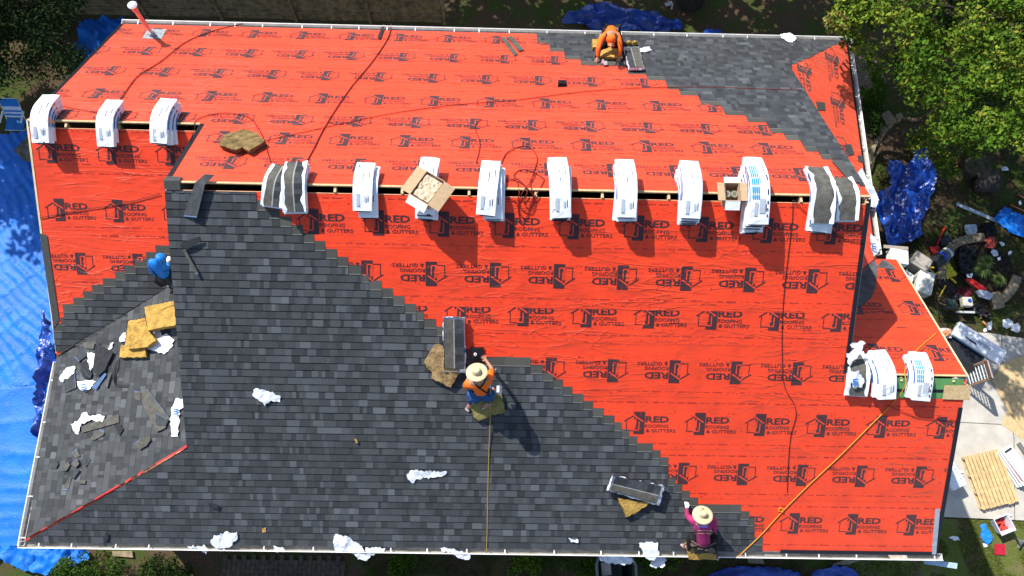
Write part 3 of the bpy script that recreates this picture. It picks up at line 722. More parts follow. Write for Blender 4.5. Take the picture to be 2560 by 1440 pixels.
stack(2312,PORCH,2,'at the right on the porch roof ridge',shifts=[-.12,0],lfs=[.46,.46],big=1,py=940,yaws=[-.10,-.04])
stack(2218,PORCH,2,'in the middle of the porch roof ridge',shifts=[-.10,0],lfs=[.44,.44],py=940,yaws=[.04,.08])
og='opened shingle bundles on the main ridge'
wrapped(688,MAIN,0,'opened shingle bundle farthest left on the main ridge, showing grey shingles',.42,.42,yaw=-.16,open_=1,group=og)
wrapped(733,MAIN,1,'second opened bundle from left, curved over a wrapped one',.50,.42,yaw=.06,open_=1,group=og)
wrapped(742,MAIN,0,'wrapped bundle beneath the second opened bundle from left',.52,.42,yaw=.03)
wrapped(2058,MAIN,1,'middle wrapped bundle under the torn-open one near the main ridge right end',.66,.42,yaw=-.06,w=.38)
wrapped(2064,MAIN,0,'lowest wrapped bundle near the right end of the main ridge',.70,.40,yaw=.0,w=.38)
wrapped(2062,MAIN,2,'torn-open bundle left of the last one on the main ridge',.50,.48,yaw=-.02,open_=2,group=og)
wrapped(2122,MAIN,0,'opened bundle at the far right end of the main ridge',.46,.42,yaw=.03,open_=2,group=og)
wrapped(2147,PORCH,0,'opened bundle with film over it, left end of porch ridge',.42,.5,yaw=-.05,open_=2,group=None or 'opened shingle bundles on the porch ridge',py=940)
# ------------------------------------------------------------------ flat opened bundles
def flat(pl,c,label,th=.085,split=.5,flip=0,h0=.03,pad=.035):
    """c: 4 photo corners, first edge = short end"""
    q=[P(pl,x,y,h0+th) for x,y in c]; o=thing('shingle_bundle',sum((Vector(p) for p in q),Vector())/4-Vector((0,0,th)),label,'shingle bundle','opened shingle bundles lying on the slopes')
    cen=sum((Vector(p) for p in q),Vector())/4
    base=[(p.x+(p-cen).normalized().x*.075,p.y+(p-cen).normalized().y*.075) for p in q]
    b=patch(pl,base,h0-.01,.012,.03,.06,9,tear=.02,mats=[MT['wrap']],world=True,seed=int(c[0][0])); b.build('torn_wrapper',o)
    b=MB(); rimv=[]
    for i in range(4):
        a=Vector(base[i]);d=Vector(base[(i+1)%4]); n=int((d-a).length/.05)
        for k in range(n):
            p0=a.lerp(d,k/n);p1=a.lerp(d,(k+1)/n); hA=random.uniform(.8,1.15)*th; 
            for (u,v) in ((p0,p1),):
                i0=u.lerp(Vector((cen.x,cen.y)),.06*random.random()); i1=v.lerp(Vector((cen.x,cen.y)),.06*random.random())
                b.face([(u.x,u.y,pl.z(u.x,u.y)+h0),(v.x,v.y,pl.z(v.x,v.y)+h0),(i1.x,i1.y,pl.z(i1.x,i1.y)+h0+hA),(i0.x,i0.y,pl.z(i0.x,i0.y)+h0+hA)],MT['wrap'] if random.random()<.88 else MT['blueprint'])
    b.build('wrapper_rim',o)
    A,Bq,C,D=q; b=MB()
    def L(t): return A.lerp(Bq,t),D.lerp(C,t)
    segs=[(0,split-.03,MT['shA'] if not flip else MT['shB']),(split-.03,split+.03,MT['shL']),(split+.03,1,MT['shB'] if not flip else MT['shA'])]
    for t0,t1,m in segs:
        a0,d0=L(t0);a1,d1=L(t1); n=7
        for k in range(n):
            f0,f1=k/n,(k+1)/n; top=[a0.lerp(d0,f0),a1.lerp(d1,f0),a1.lerp(d1,f1),a0.lerp(d0,f1)]
            mm_=m if m!=MT['shB'] else random.choice([MT['shB'],MT['shC'],MT['shB']])
            ar=sum(top[i].x*top[(i+1)%4].y-top[(i+1)%4].x*top[i].y for i in range(4))
            if ar<0: top=top[::-1]
            b.prism([tuple(p) for p in top],(0,0,-th*.92),mm_)
    b.build('shingles',o); return o
flat(F,[(1111,800),(1158,799),(1160,921),(1112,921)],'long opened shingle bundle lying up the slope beside the worker in orange',h0=.10)
flat(F,[(1527,1225),(1540,1193),(1654,1216),(1642,1258)],'opened shingle bundle lying crosswise on yellow foam near the lower gutter',h0=.14,split=.45,flip=0)
flat(B,[(1562,120),(1595,118),(1608,166),(1575,166)],'opened shingle bundle right of the worker on the back slope',split=.45,flip=1,h0=.08)
# ------------------------------------------------------------------ cartons
def carton(name,ctr,ax,ay,hh,label,inner,fl,mside=MT['card']):
    o=thing(name,ctr,label,'box'); ctr=Vector(ctr);ax=Vector(ax);ay=Vector(ay);z=Vector((0,0,1)); b=MB(); t=.006
    for s in (-1,1):
        b.obox(ctr+ax*s+z*hh/2,ax.normalized()*t,ay,z*hh/2,mside); b.obox(ctr+ay*s+z*hh/2,ax*.97,ay.normalized()*t,z*hh/2,mside)
    b.obox(ctr+z*t,ax*.97,ay*.97,z*t,MT['card']); b.build('carton',o)
    for (e,d,ln,up,m) in fl:  # flaps
        f=MB(); a=ctr+z*hh+e*(ax if d=='x' else ay); wv=(ay if d=='x' else ax); out=(ax if d=='x' else ay).normalized()*e
        f.prism([tuple(p) for p in (lambda q:q if (q[1]-q[0]).cross(q[2]-q[0]).z>0 else q[::-1])([a-wv,a+wv,a+wv+out*ln+z*up,a-wv+out*ln+z*up])],(0,0,-.005),m); f.build('flap',o)
    if inner=='paper':
        f=patch(PL(ctr.z+hh*.55-9,0,0),[(ctr+ax*a*.85+ay*c*.85)[:2] for a,c in ((-1,-1),(1,-1),(1,1),(-1,1))],0,.02,.07,.035,14,mats=[MT['cardin']],world=True,seed=3); f.build('packing_paper',o)
    else:
        for k in (-1,0,1) if 0 else (-.5,.5):
            f=MB(); c0=ctr+ax*k+z*hh*.62; f.lathe(c0,[(0,.0),(.07,.0),(.07,-.06),(0,-.06)],MT['nails'],seg=14); f.lathe(c0,[(.03,.003),(.055,.006),(.065,.0)],MT['line'],seg=14); f.build('nail_coil',o)
    return o
q=P(F,1068,468,.50); a_=Vector((math.cos(-.55),math.sin(-.55),0)); a2=Vector((-a_.y,a_.x,0))
carton('cardboard_box',q-Vector((0,0,.22)),a_*.19,a2*.26,.2,'open cardboard box of crumpled brown packing paper tilted on top of the bundles','paper',[(-1,'x',.19,-.02,MT['card']),(1,'x',.21,-.04,MT['card']),(-1,'y',.14,-.08,MT['wrap'])])
q=P(F,1830,478,.30); carton('nail_box',Vector((q.x,q.y-.02,9.02)),(.13,0,0),(0,.17,0),.26,'small open box of coil nails straddling the main ridge between two bundle stacks','nails',[(-1,'x',.13,-.0,MT['card']),(1,'x',.15,.0,MT['card']),(-1,'y',.14,-.10,MT['wrap']),(1,'y',.12,-.02,MT['wrap'])])
MT['foammud']=mat('muddy_foam',(.22,.15,.065),.95,.3,7,1.0,18,spec=.1)
# foam pads
def pad(pl,out,label,m='foam',h0=.03,th=.10,amp=.018,seed=1,freq=9,group=None):
    b=patch(pl,out,h0,th,amp,.045,freq,tear=.010,mats=[MT[m]],seed=seed); o=b.build('foam_pad'); return tag(o,label,'foam pad',group)
pad(F,[(1063,898),(1085,862),(1096,860),(1110,868),(1112,912),(1150,926),(1143,940),(1127,968),(1077,945),(1080,928),(1068,920),(1060,905)],'torn tan foam pad under the long opened bundle beside the worker in orange','foamdirty',seed=2)
pad(F,[(1190,985),(1252,975),(1264,1030),(1232,1036),(1196,1052),(1185,1045),(1178,1022)],'olive foam pad the worker in orange crouches on','foamdark',th=.10,seed=3)
pad(F,[(1545,1246),(1625,1258),(1585,1285),(1567,1292)],'triangular yellow foam piece wedged under the crosswise bundle',th=.10,seed=4)
pad(F,[(1715,1355),(1788,1355),(1790,1399),(1724,1399)],'yellow foam pad under the worker in the purple shirt at the gutter','foam',th=.09,seed=5)
pad(WS,[(361,768),(434,752),(440,812),(370,826)],'squarish mustard foam pad at the top of the pile by the rake wall','foam',h0=.16,th=.13,seed=6)
pad(WS,[(322,802),(362,795),(372,830),(390,850),(368,868),(322,872),(312,866)],'gouged mustard foam pad in the middle of the pile on the left slope','foam',h0=.10,th=.11,amp=.04,freq=16,seed=7)
pad(WS,[(303,862),(362,868),(366,893),(298,893)],'lowest mustard foam pad of the pile on the left slope','foam',h0=.02,th=.10,seed=8)
pad(B,[(548,362),(560,336),(608,322),(640,330),(662,352),(622,378),(606,368),(588,376)],'muddy brown foam slab lying alone on the back slope','foammud',th=.12,amp=.05,freq=12,seed=9)
pad(B,[(1500,141),(1503,126),(1525,118),(1555,124),(1556,144)],'yellow foam pad under the worker on the back slope','foam',th=.10,seed=10)
pad(B,[(1481,98),(1496,97),(1500,118),(1482,118)],'tan foam block left of the worker on the back slope','foam',th=.12,seed=11)
for k_,cx_ in ((0,1571),(1,1586)):
    b=MB(); c_=P(B,cx_,110,.05); b.lathe(c_,[(.075,0),(.09,.03),(.05,.10),(0,.12)],MT['foam'],sx=.9,sy=.6,closed=False); tag(b.build('knee_pad'),('left' if k_==0 else 'right')+' one of the pair of tan knee cushions above the back slope bundle','knee pad','pair of tan cushions')
# ------------------------------------------------------------------ torn white wrappers
def film(pl,out,label,h0=.03,amp=.06,seed=1,blue=None,cat='wrapper',name='torn_wrapper',step=.035,freq=9,group='torn white wrapper scraps'):
    b=patch(pl,out,h0,.006,amp,step,freq,tear=.02,mats=[MT['wrap']],seed=seed,ridged='drape')
    if blue:
        i=0
        for bx,by in blue:
            q=P(pl,bx,by,h0+amp+.03); b.face([tuple(q+Vector(d)) for d in ((-.05,-.015,0),(.05,-.015,.01),(.05,.015,.01),(-.05,.015,0))],MT['blueprint'])
    return tag(b.build(name,smooth=False),label,cat,group)
FILMS=[
(F,[(629,985),(640,972),(662,974),(690,985),(704,993),(700,1004),(675,1002),(662,1016),(657,1008),(640,998)],'white wrapper scrap with a hanging tail on the left of the dark slope'),
(F,[(1017,1183),(1030,1176),(1080,1178),(1115,1178),(1114,1188),(1085,1194),(1040,1197),(1035,1207),(1018,1200)],'long flat white wrapper scrap in the lower middle of the dark slope'),
(F,[(834,1342),(838,1336),(868,1342),(900,1362),(915,1385),(925,1380),(928,1392),(912,1404),(895,1398),(882,1382),(835,1376)],'large white wrapper sheet hanging over the front gutter'),
(F,[(914,1370),(930,1368),(965,1372),(960,1378),(935,1386),(918,1386)],'small bunched wrapper scrap in the gutter beside the large hanging sheet'),
(F,[(525,1352),(535,1340),(565,1330),(594,1330),(592,1346),(575,1370),(540,1372)],'folded white wrapper scrap above the gutter on the left'),
(F,[(468,1363),(490,1366),(515,1362),(521,1376),(515,1386),(500,1372),(470,1368)],'thin crumpled wrapper strip caught in the gutter on the left'),
(F,[(1099,1368),(1125,1372),(1155,1378),(1178,1390),(1172,1400),(1150,1396),(1130,1382),(1102,1378)],'wrapper scrap drooping from the gutter near the tan rope'),
(F,[(1597,1358),(1625,1354),(1643,1356),(1648,1388),(1632,1404),(1612,1392),(1604,1375)],'white wrapper sheet folded over the gutter left of the purple-shirted worker'),
(F,[(1420,1345),(1432,1349),(1447,1350),(1446,1356),(1428,1356)],'small white paper sliver on the slope above the gutter'),
(F,[(683,1366),(708,1367),(710,1380),(688,1380)],'small bluish scrap stuck in the gutter'),
(WS,[(359,862),(368,840),(400,823),(404,838),(415,834),(434,850),(430,868),(412,883),(385,878),(362,872)],'big crumpled white wrapper right of the foam pile'),
(WS,[(298,848),(308,832),(315,832),(313,852),(300,855)],'small white plastic bag left of the foam pile'),
(WS,[(217,880),(253,885),(248,900),(232,918),(228,930),(222,910)],'white wrapper piece among the upper loose shingle strips'),
(WS,[(271,872),(276,858),(287,856),(278,872),(268,882)],'small white wrapper tip above the loose shingle strips'),
(WS,[(147,945),(165,920),(189,916),(186,934),(160,950),(158,958)],'white wrapper flap left of the dark loose shingles'),
(WS,[(192,952),(215,950),(238,952),(226,972),(204,977),(196,970)],'crumpled wrapper with blue print under the loose shingles'),
(WS,[(178,1062),(200,1048),(205,1034),(215,1030),(222,1040),(248,1036),(260,1040),(258,1054),(225,1050),(203,1062),(195,1086),(186,1084)],'white wrapper arch over a loose shingle strip low on the left slope'),
(WS,[(430,1020),(440,998),(460,994),(462,1016),(450,1026),(448,1050),(446,1090),(428,1090),(427,1050)],'tall white wrapper strip with blue stripe beside the rake edge'),
(F,[(2118,885),(2135,872),(2125,862),(2150,852),(2165,858),(2155,870),(2150,888),(2135,900),(2122,920)],'crumpled wrapper blown against the black rake above the porch'),
(F,[(2122,930),(2145,926),(2160,950),(2155,968),(2135,970),(2124,950)],'piece of white film with blue lettering lying on the porch bundle'),
(B,[(1950,86),(1975,82),(1992,95),(1982,105),(1968,104),(1955,94)],'white wrapper scrap near the back gutter on the right'),
(B,[(1600,121),(1622,117),(1630,124),(1612,130),(1600,130)],'white wrapper tail beside the back slope bundle'),
(EP,[(2140,440),(2155,420),(2165,440),(2185,470),(2198,500),(2190,520),(2172,515),(2150,480)],'heap of white plastic film at the right end of the main ridge'),
(EP,[(2176,585),(2190,595),(2202,620),(2192,635),(2185,642),(2176,615)],'white wrapper with small blue print in the corner above the porch roof'),
]
for i,(pl,out,lab) in enumerate(FILMS):
    bl=None
    if 'blue' in lab: c0=out[len(out)//2]; bl=[((out[0][0]+c0[0])/2,(out[0][1]+c0[1])/2+k*6) for k in (0,1,2)]
    hz=.03
    if 'porch bundle' in lab: hz=.20
    if 'end of the main ridge' in lab: hz=.12
    film(pl,out,lab,h0=hz,amp=.045,seed=20+i,blue=bl)
# scraps that hang outside the gutter, below the eave
GU=PL(F.z(0,EY)-9-.35,0,0)
for i,(out,lab) in enumerate([([(1496,1385),(1535,1390),(1575,1392),(1586,1405),(1560,1412),(1540,1410),(1515,1405),(1498,1402)],'ragged wrapper strip hanging below the gutter over the trash cart'),([(1632,1394),(1655,1386),(1665,1400),(1660,1418),(1640,1420),(1622,1412)],'torn wrapper rag dangling below the folded wrapper sheet')]):
    film(GU,out,lab,seed=60+i,amp=.08)
# ------------------------------------------------------------------ loose shingles
def loose(pl,out,label,m='shA',h0=.035,bl=None,group='loose shingle pieces',th=.006,lift=0):
    b=MB(); w_=[P(pl,x,y,h0+(lift if i in (1,2) else 0)) for i,(x,y) in enumerate(out)]
    ar=sum(w_[i].x*w_[(i+1)%len(w_)].y-w_[(i+1)%len(w_)].x*w_[i].y for i in range(len(w_)))
    if ar<0: w_=w_[::-1]
    b.prism([tuple(q) for q in w_],(0,0,-th),MT[m])
    if bl:
        a=P(pl,*out[bl[0]],h0+.004+lift*(bl[0] in(1,2)));c=P(pl,*out[bl[1]],h0+.004+lift*(bl[1] in(1,2))); cn=sum((Vector(q) for q in w_),Vector())/len(w_)
        d=.012/max(.05,(cn-a).length); b.face([tuple(a),tuple(c),tuple(c.lerp(cn,d*2.2)),tuple(a.lerp(cn,d*2.2))],simple('seal_strip',(.10,.16,.28),.4))
    return tag(b.build('loose_shingle'),label,'shingle',group)
LS=[
(F,[(458,541),(492,544),(512,462),(537,437),(512,435),(488,456)],'long loose shingle curling over the left end of the main ridge',(0,1)),
(F,[(451,612),(466,603),(500,590),(503,600),(478,618),(455,622)],'twisted loose shingle standing up on the dark slope',None),
(F,[(456,625),(462,622),(496,684),(489,688)],'narrow blue edged shingle strip below the twisted shingle',(2,3)),
(F,[(519,1257),(547,1262),(544,1275),(527,1270)],'single loose tab on the lower left of the dark slope',None),
(WS,[(241,850),(250,862),(283,880),(262,925),(245,940),(231,928)],'long dark shingle strip lying over white film on the left slope',None),
(WS,[(205,856),(237,857),(233,873),(212,870)],'upper left loose shingle near the valley line',None),
(WS,[(186,890),(212,880),(218,888),(196,905)],'small shingle offcut next to the valley line',(0,3)),
(WS,[(198,912),(216,900),(230,935),(226,946),(206,942)],'dark square shingle beneath the long strip',(0,3)),
(WS,[(234,937),(270,905),(277,918),(252,938)],'folded shingle strip beside the white film on the left slope',None),
(WS,[(160,945),(187,932),(190,970),(163,982)],'grey shingle square at the left of the scattered group',(1,2)),
(WS,[(229,968),(262,932),(266,936),(240,975)],'shingle turned over with its blue grey underside showing',None),
(WS,[(261,965),(274,932),(278,934),(268,969)],'thin blue edged shingle strip left of the curled one',(0,1)),
(WS,[(279,938),(290,905),(300,893),(296,920),(284,955),(300,962),(323,961),(320,968),(290,968)],'curled dark shingle strip in the middle of the left slope',None),
(WS,[(203,1066),(296,1036),(298,1056),(205,1082)],'long brownish shingle strip under the white wrapper arch',None),
(WS,[(352,972),(368,972),(424,1045),(413,1070),(392,1080),(356,1010)],'large loose shingle lying diagonally near the rake edge',(1,2)),
(WS,[(388,1032),(420,1048),(414,1064),(390,1062)],'shingle offcut resting on the large diagonal shingle',(0,1)),
(WS,[(334,976),(352,980),(351,1002),(336,998)],'small shingle tab above the large diagonal shingle',(0,1)),
(WS,[(226,1095),(250,1072),(262,1080),(258,1088),(232,1102)],'pointed shingle offcut below the long brownish strip',(1,2)),
(WS,[(285,1063),(299,1060),(308,1072),(298,1090)],'darker shingle offcut right of the pointed one',None),
(WS,[(332,1112),(352,1095),(374,1092),(376,1100),(366,1114),(350,1124)],'shingle offcut pair near the hip line',(0,1)),
(WS,[(153,1225),(176,1190),(180,1192),(170,1226)],'slim shingle wedge at the bottom of the scattered pile',(0,3)),
(WS,[(124,1170),(142,1150),(146,1160),(140,1172)],'small brown shingle chip near the left gutter',None),
(WS,[(153,1175),(170,1152),(176,1162),(165,1178)],'shingle chip left of the small offcut pile',None),
(WS,[(177,1160),(193,1145),(198,1160),(188,1170)],'middle chip of the small offcut pile low on the left slope',(0,1)),
(WS,[(200,1150),(222,1143),(228,1150),(214,1168)],'right hand chip of the small offcut pile',None),
(WS,[(178,1135),(192,1120),(200,1140),(190,1145)],'top chip of the small offcut pile',(0,1)),
(WS,[(195,1200),(214,1200),(213,1210),(197,1208)],'small square shingle chip below the offcut pile',None),
(WS,[(176,1192),(192,1170),(199,1176),(184,1198)],'tilted chip under the small offcut pile',None),
(B,[(1253,96),(1262,92),(1295,135),(1285,138)],'left of two grey shingle strips on the red back slope',None),
(B,[(1268,92),(1280,90),(1310,124),(1297,127)],'right of two grey shingle strips on the red back slope',None),
(B,[(943,94),(957,60),(963,61),(950,96)],'short dark drip edge offcut leaning on the back gutter',None),
(F,[(886,1098),(890,1096),(895,1106),(890,1109)],'tiny tan foam crumb on the dark slope',None),
(F,[(655,1322),(664,1318),(665,1330),(656,1332)],'tiny tan paper scrap on the dark slope near the gutter',None),
(B,[(2078,400),(2108,400),(2146,455),(2128,456)],'starter strip lying along the right rake of the back slope',None),
(F,[(258,1362),(264,1333),(270,1333),(266,1368)],'black offcut sticking out of the front gutter at the left',None),
]
for i,(pl,out,lab,bl) in enumerate(LS):
    m='shA' if i%3 else 'shB'
    if 'dark' in lab or 'black' in lab: m='shC'
    if ' tan ' in lab: m='foam'
    if 'underside' in lab: m='blueg'; MT.setdefault('blueg',simple('blue_grey_back',(.07,.13,.26),.4))
    if 'starter' in lab: m='plain'
    h=.04+.012*(i%4)
    if 'twisted' in lab: h=.10
    if 'over' in lab and 'white film' in lab: h=.10
    loose(pl,out,lab,m,h0=h,bl=bl,group=None,lift=.10 if 'curling' in lab else 0)
tag(patch(F,[(2362,963),(2427,963),(2425,1000),(2357,998)],.03,.012,0,.2,1,mats=[MT['osb']],seed=1).build('board_offcut'),'small particle board piece overhanging the porch roof corner','board')
tag(patch(F,[(2217,1382),(2266,1384),(2270,1398),(2226,1397)],.0,.012,0,.2,1,mats=[simple('beige_board',(.62,.53,.42))],seed=1).build('wood_scrap'),'beige board scrap lying across the front gutter on the right','wood scrap')
# metal flashings
b=MB(); a=P(F,2340,1272,.08); c=P(F,2330,1386,.02); d=(c-a); s_=Vector((.085,0,0)); b.prism([tuple(a),tuple(c),tuple(c+s_),tuple(a+s_)],(0,0,-.03),MT['flash']); tag(b.build('metal_flashing'),'long grey metal flashing strip standing along the lower right rake','flashing')
b=MB(); g2=PL(F.z(0,EY)-9-.8,0,0); q=[P(g2,*p) for p in ((2308,1398),(2312,1410),(2392,1422),(2394,1408))]; b.prism([tuple(p) for p in q],(0,0,-.02),simple('pale_blue_metal',(.38,.50,.66),.4)); tag(b.build('metal_flashing'),'pale blue flashing piece sticking out below the lower right gutter corner','flashing')
# ------------------------------------------------------------------ hoses and ropes
def rope(segs,r,m,label,name='rope',cat='rope'):
    pts=[]
    for s in segs:
        pl=s[0]; pts+= [P(pl,q[0],q[1],(q[2] if len(q)>2 else .03)) for q in s[1]]
    b=MB(); b.tube(curve(pts,6),r,MT[m],seg=6); return tag(b.build(name,smooth=True),label,cat)
rope([(B,[(288,268),(310,235),(345,190),(400,155),(465,105),(540,75),(620,58),(680,57,.06)])],.011,'rope_red','red air hose curving from the back gutter to the lower ridge bundles','hose','hose')
rope([(B,[(978,60,.05),(970,95),(930,155),(880,215),(835,280),(805,330),(785,370),(762,412),(757,425)])],.012,'rope_red','red hose running down the back slope to the opened bundles','hose','hose')
rope([(B,[(660,352),(760,330),(860,308),(1000,280),(1160,260),(1290,250),(1450,230),(1600,220),(1750,217),(1900,222),(2005,225)])],.008,'rope_red','thin red line crossing the whole back slope nearly level','hose','hose')
rope([(B,[(140,262),(190,272),(245,282)])],.007,'rope_dark','short dark line between the two left bundles','rope')
rope([(B,[(484,312),(500,295),(560,282),(620,292),(645,320),(660,350),(675,400),(683,412)])],.009,'rope_red','red line looping round the muddy foam slab','hose','hose')
rope([(W,[(100,545),(200,525),(300,510),(400,485)])],.008,'rope_dark','dark hose lying across the left red slope','hose','hose')
rope([(B,[(490,310),(478,345),(470,352)]),(W,[(452,370)])],.006,'rope_dark','thin dark line beside the black rake edge','rope')
rope([(B,[(1190,408),(1200,360),(1188,320),(1194,305),(1205,298)])],.007,'rope_red','short red tail above the stack left of the tangle','hose','hose')
tang=[(B,[(1250,420),(1265,385),(1295,368),(1325,368),(1343,395),(1335,430),(1325,455,.06)]),(F,[(1330,475,.05),(1338,505),(1330,530),(1310,528),(1295,505),(1298,480,.06)]),(B,[(1290,450,.05),(1270,452),(1264,450),(1280,448),(1310,462)]),(F,[(1318,480,.05),(1310,505),(1322,520),(1334,495),(1318,470,.08)]),(B,[(1300,452),(1285,440),(1300,425),(1330,428),(1350,440),(1360,450)]),(F,[(1345,480,.05),(1328,505),(1315,545),(1297,528),(1300,495),(1310,475,.06)]),(B,[(1325,457,.05),(1342,430)])]
rope(tang,.009,'rope_red','tangled red air hose heaped over the middle of the main ridge','hose','hose')
rope([(F,[(1262,496),(1290,505),(1298,540),(1310,572)])],.008,'rope_red','loose end of hose hanging below the tangle','hose','hose')
rope([(F,[(1982,500,.05),(1980,560),(1968,660),(1958,760),(1955,860),(1960,960),(1985,1010),(1990,1040),(1978,1085),(1972,1140),(1968,1230)])],.0065,'rope_dark','dark hose hanging straight down the red slope on the right','hose','hose')
rope([(F,[(1984,500,.05),(2030,545),(2090,590),(2160,608)])],.007,'rope_dark','thin line slanting from the ridge to the black rake edge','rope')
rope([(PB,[(2342,832),(2300,868),(2270,900),(2262,930,.1)]),(F,[(2264,960,.2),(2240,1000),(2180,1060),(2100,1140),(2020,1215),(1955,1280),(1900,1340),(1845,1392,.05)])],.0105,'rope_orange','thick orange safety rope slanting from porch roof to front gutter')
b=MB(); b.tube(curve([P(F,x,y,.05) for x,y in ((1955,1280),(1946,1276),(1950,1270),(1958,1274),(1955,1281))],5),.012,MT['rope_orange']); tag(b.build('rope_knot'),'small knot loop on the thick orange rope','knot')
rope([(F,[(1226,972,.6),(1226,1030,.18),(1223,1120,.05),(1220,1220),(1218,1330),(1216,1383,.06)])],.010,'rope_tan','tan lifeline running from the orange worker straight to the gutter')
rope([(WS,[(436,760,.32),(395,778,.30),(345,805,.25),(315,830,.05)])],.006,'rope_orange','thin orange cord draped over the foam pads')
rope([(F,[(2215,1012,.05),(2270,1035),(2300,1045),(2393,1052)])],.006,'rope_dark','thin dark cord from porch bundles to the right rake')
# ------------------------------------------------------------------ PEOPLE
def skin(name,nodes,edges,m,parent=None,root=0,sub=1,extra=None):
    me=bpy.data.meshes.new(name); me.from_pydata([tuple(n[0]) for n in nodes],edges,[]); o=bpy.data.objects.new(name,me); S.collection.objects.link(o)
    md=o.modifiers.new('s','SKIN'); md.branch_smoothing=.4
    for i,n in enumerate(nodes): me.skin_vertices[0].data[i].radius=(n[1],n[2] if len(n)>2 else n[1])
    me.skin_vertices[0].data[root].use_root=True
    su=o.modifiers.new('u','SUBSURF'); su.levels=sub; su.render_levels=sub
    bpy.context.view_layer.update(); dg=bpy.context.evaluated_depsgraph_get(); m2=bpy.data.meshes.new_from_object(o.evaluated_get(dg)); o.modifiers.clear(); o.data=m2; bpy.data.meshes.remove(me)
    m2.materials.clear(); m2.materials.append(m)
    m2.polygons.foreach_set('use_smooth',[True]*len(m2.polygons))
    if parent: o.parent=parent; o.matrix_parent_inverse=parent.matrix_world.inverted()
    return o
SKIN=simple('skin',(.42,.22,.14),.6,.08)
def person(J,label,shirt,trousers,shoe,gloves=None,short=False,skinm=SKIN):
    """J: joints in world space; returns root body. body is one continuous mesh"""
    V=lambda k:Vector(J[k]); 
    nodes=[];idx={};edges=[]
    def nd(k,p,r,r2=None): idx[k]=len(nodes); nodes.append((p,r,r2 or r))
    pel=V('pelvis');ch=V('chest');hd=V('head'); nk=ch.lerp(hd,.5)
    nd('pelvis',pel,.12,.10); nd('waist',pel.lerp(ch,.5),.115,.09); nd('chest',ch,.13,.10); nd('neck',nk,.055); nd('jaw',nk.lerp(hd,.6),.07,.075); nd('head',hd,.088,.095); nd('crown',hd+(hd-nk).normalized()*.09,.065,.07)
    face=V('face') if 'face' in J else hd+Vector((0,.1,0)); nd('nose',hd.lerp(face,1.0),.016)
    edges+= [(0,1),(1,2),(2,3),(3,4),(4,5),(5,6),(5,7)]
    for s in 'lr':
        nd('sh'+s,V('sh'+s),.062); nd('el'+s,V('el'+s),.042); nd('wr'+s,V('wr'+s),.028)
        nd('hip'+s,V('hip'+s),.085); nd('kn'+s,V('kn'+s),.058); nd('an'+s,V('an'+s),.038); nd('to'+s,V('to'+s),.032)
        c=idx; edges+=[(2,c['sh'+s]),(c['sh'+s],c['el'+s]),(c['el'+s],c['wr'+s]),(0,c['hip'+s]),(c['hip'+s],c['kn'+s]),(c['kn'+s],c['an'+s]),(c['an'+s],c['to'+s])]
        # hand: palm, four fingers and a thumb
        w_=V('wr'+s);d=V('hd'+s)-w_; d=d.normalized(); sd=d.cross(Vector((0,0,1))); sd=sd.normalized() if sd.length>.1 else Vector((1,0,0)); dn=sd.cross(d)
        if dn.z>0: dn=-dn
        nd('palm'+s,w_+d*.05,.033,.018); edges.append((c['wr'+s],c['palm'+s]))
        for f,(off,ln) in enumerate(((-.030,.062),(-.010,.072),(.011,.066),(.030,.052))):
            a=f'f{f}{s}'; nd(a+'a',w_+d*.085+sd*off,.0095); nd(a+'b',w_+d*(.085+ln*.5)+sd*off*1.2+dn*.010,.0085); nd(a+'c',w_+d*(.085+ln*.8)+sd*off*1.25+dn*.030,.0075)
            edges+=[(c['palm'+s],c[a+'a']),(c[a+'a'],c[a+'b']),(c[a+'b'],c[a+'c'])]
        sg=1 if s=='l' else -1
        nd('th1'+s,w_+d*.045+sd*.038*sg,.011); nd('th2'+s,w_+d*.078+sd*.056*sg+dn*.015,.009); edges+=[(c['palm'+s],c['th1'+s]),(c['th1'+s],c['th2'+s])]
    root=skin('person',nodes,edges,skinm); tag(root,label,'person')
    def sub(name,keys,ed,m,grow):
        ns=[];ix={}
        for k in keys:
            kk,rr=(k if isinstance(k,tuple) else (k,None)); n=nodes[idx[kk]]; ix[kk]=len(ns); ns.append((n[0],(rr or n[1]+grow),(rr or n[2]+grow)))
        return skin(name,ns,[(ix[a],ix[c]) for a,c in ed],m,root)
    ks=['pelvis','waist','chest','shl','shr',('ell',.055),('elr',.055)]; ed=[('pelvis','waist'),('waist','chest'),('chest','shl'),('chest','shr'),('shl','ell'),('shr','elr')]
    if not short: ks+=[('wrl',.038),('wrr',.038)]; ed+=[('ell','wrl'),('elr','wrr')]
    if 'hood' in J: ks+=['neck',('jaw',.10),('head',.125),('crown',.09)]; ed+=[('chest','neck'),('neck','jaw'),('jaw','head'),('head','crown')]
    sub('shirt',ks,ed,shirt,.036)
    sub('trousers',[('pelvis',.160),'hipl','hipr','knl','knr',('anl',.058),('anr',.058)],[('pelvis','hipl'),('pelvis','hipr'),('hipl','knl'),('hipr','knr'),('knl','anl'),('knr','anr')],trousers,.026)
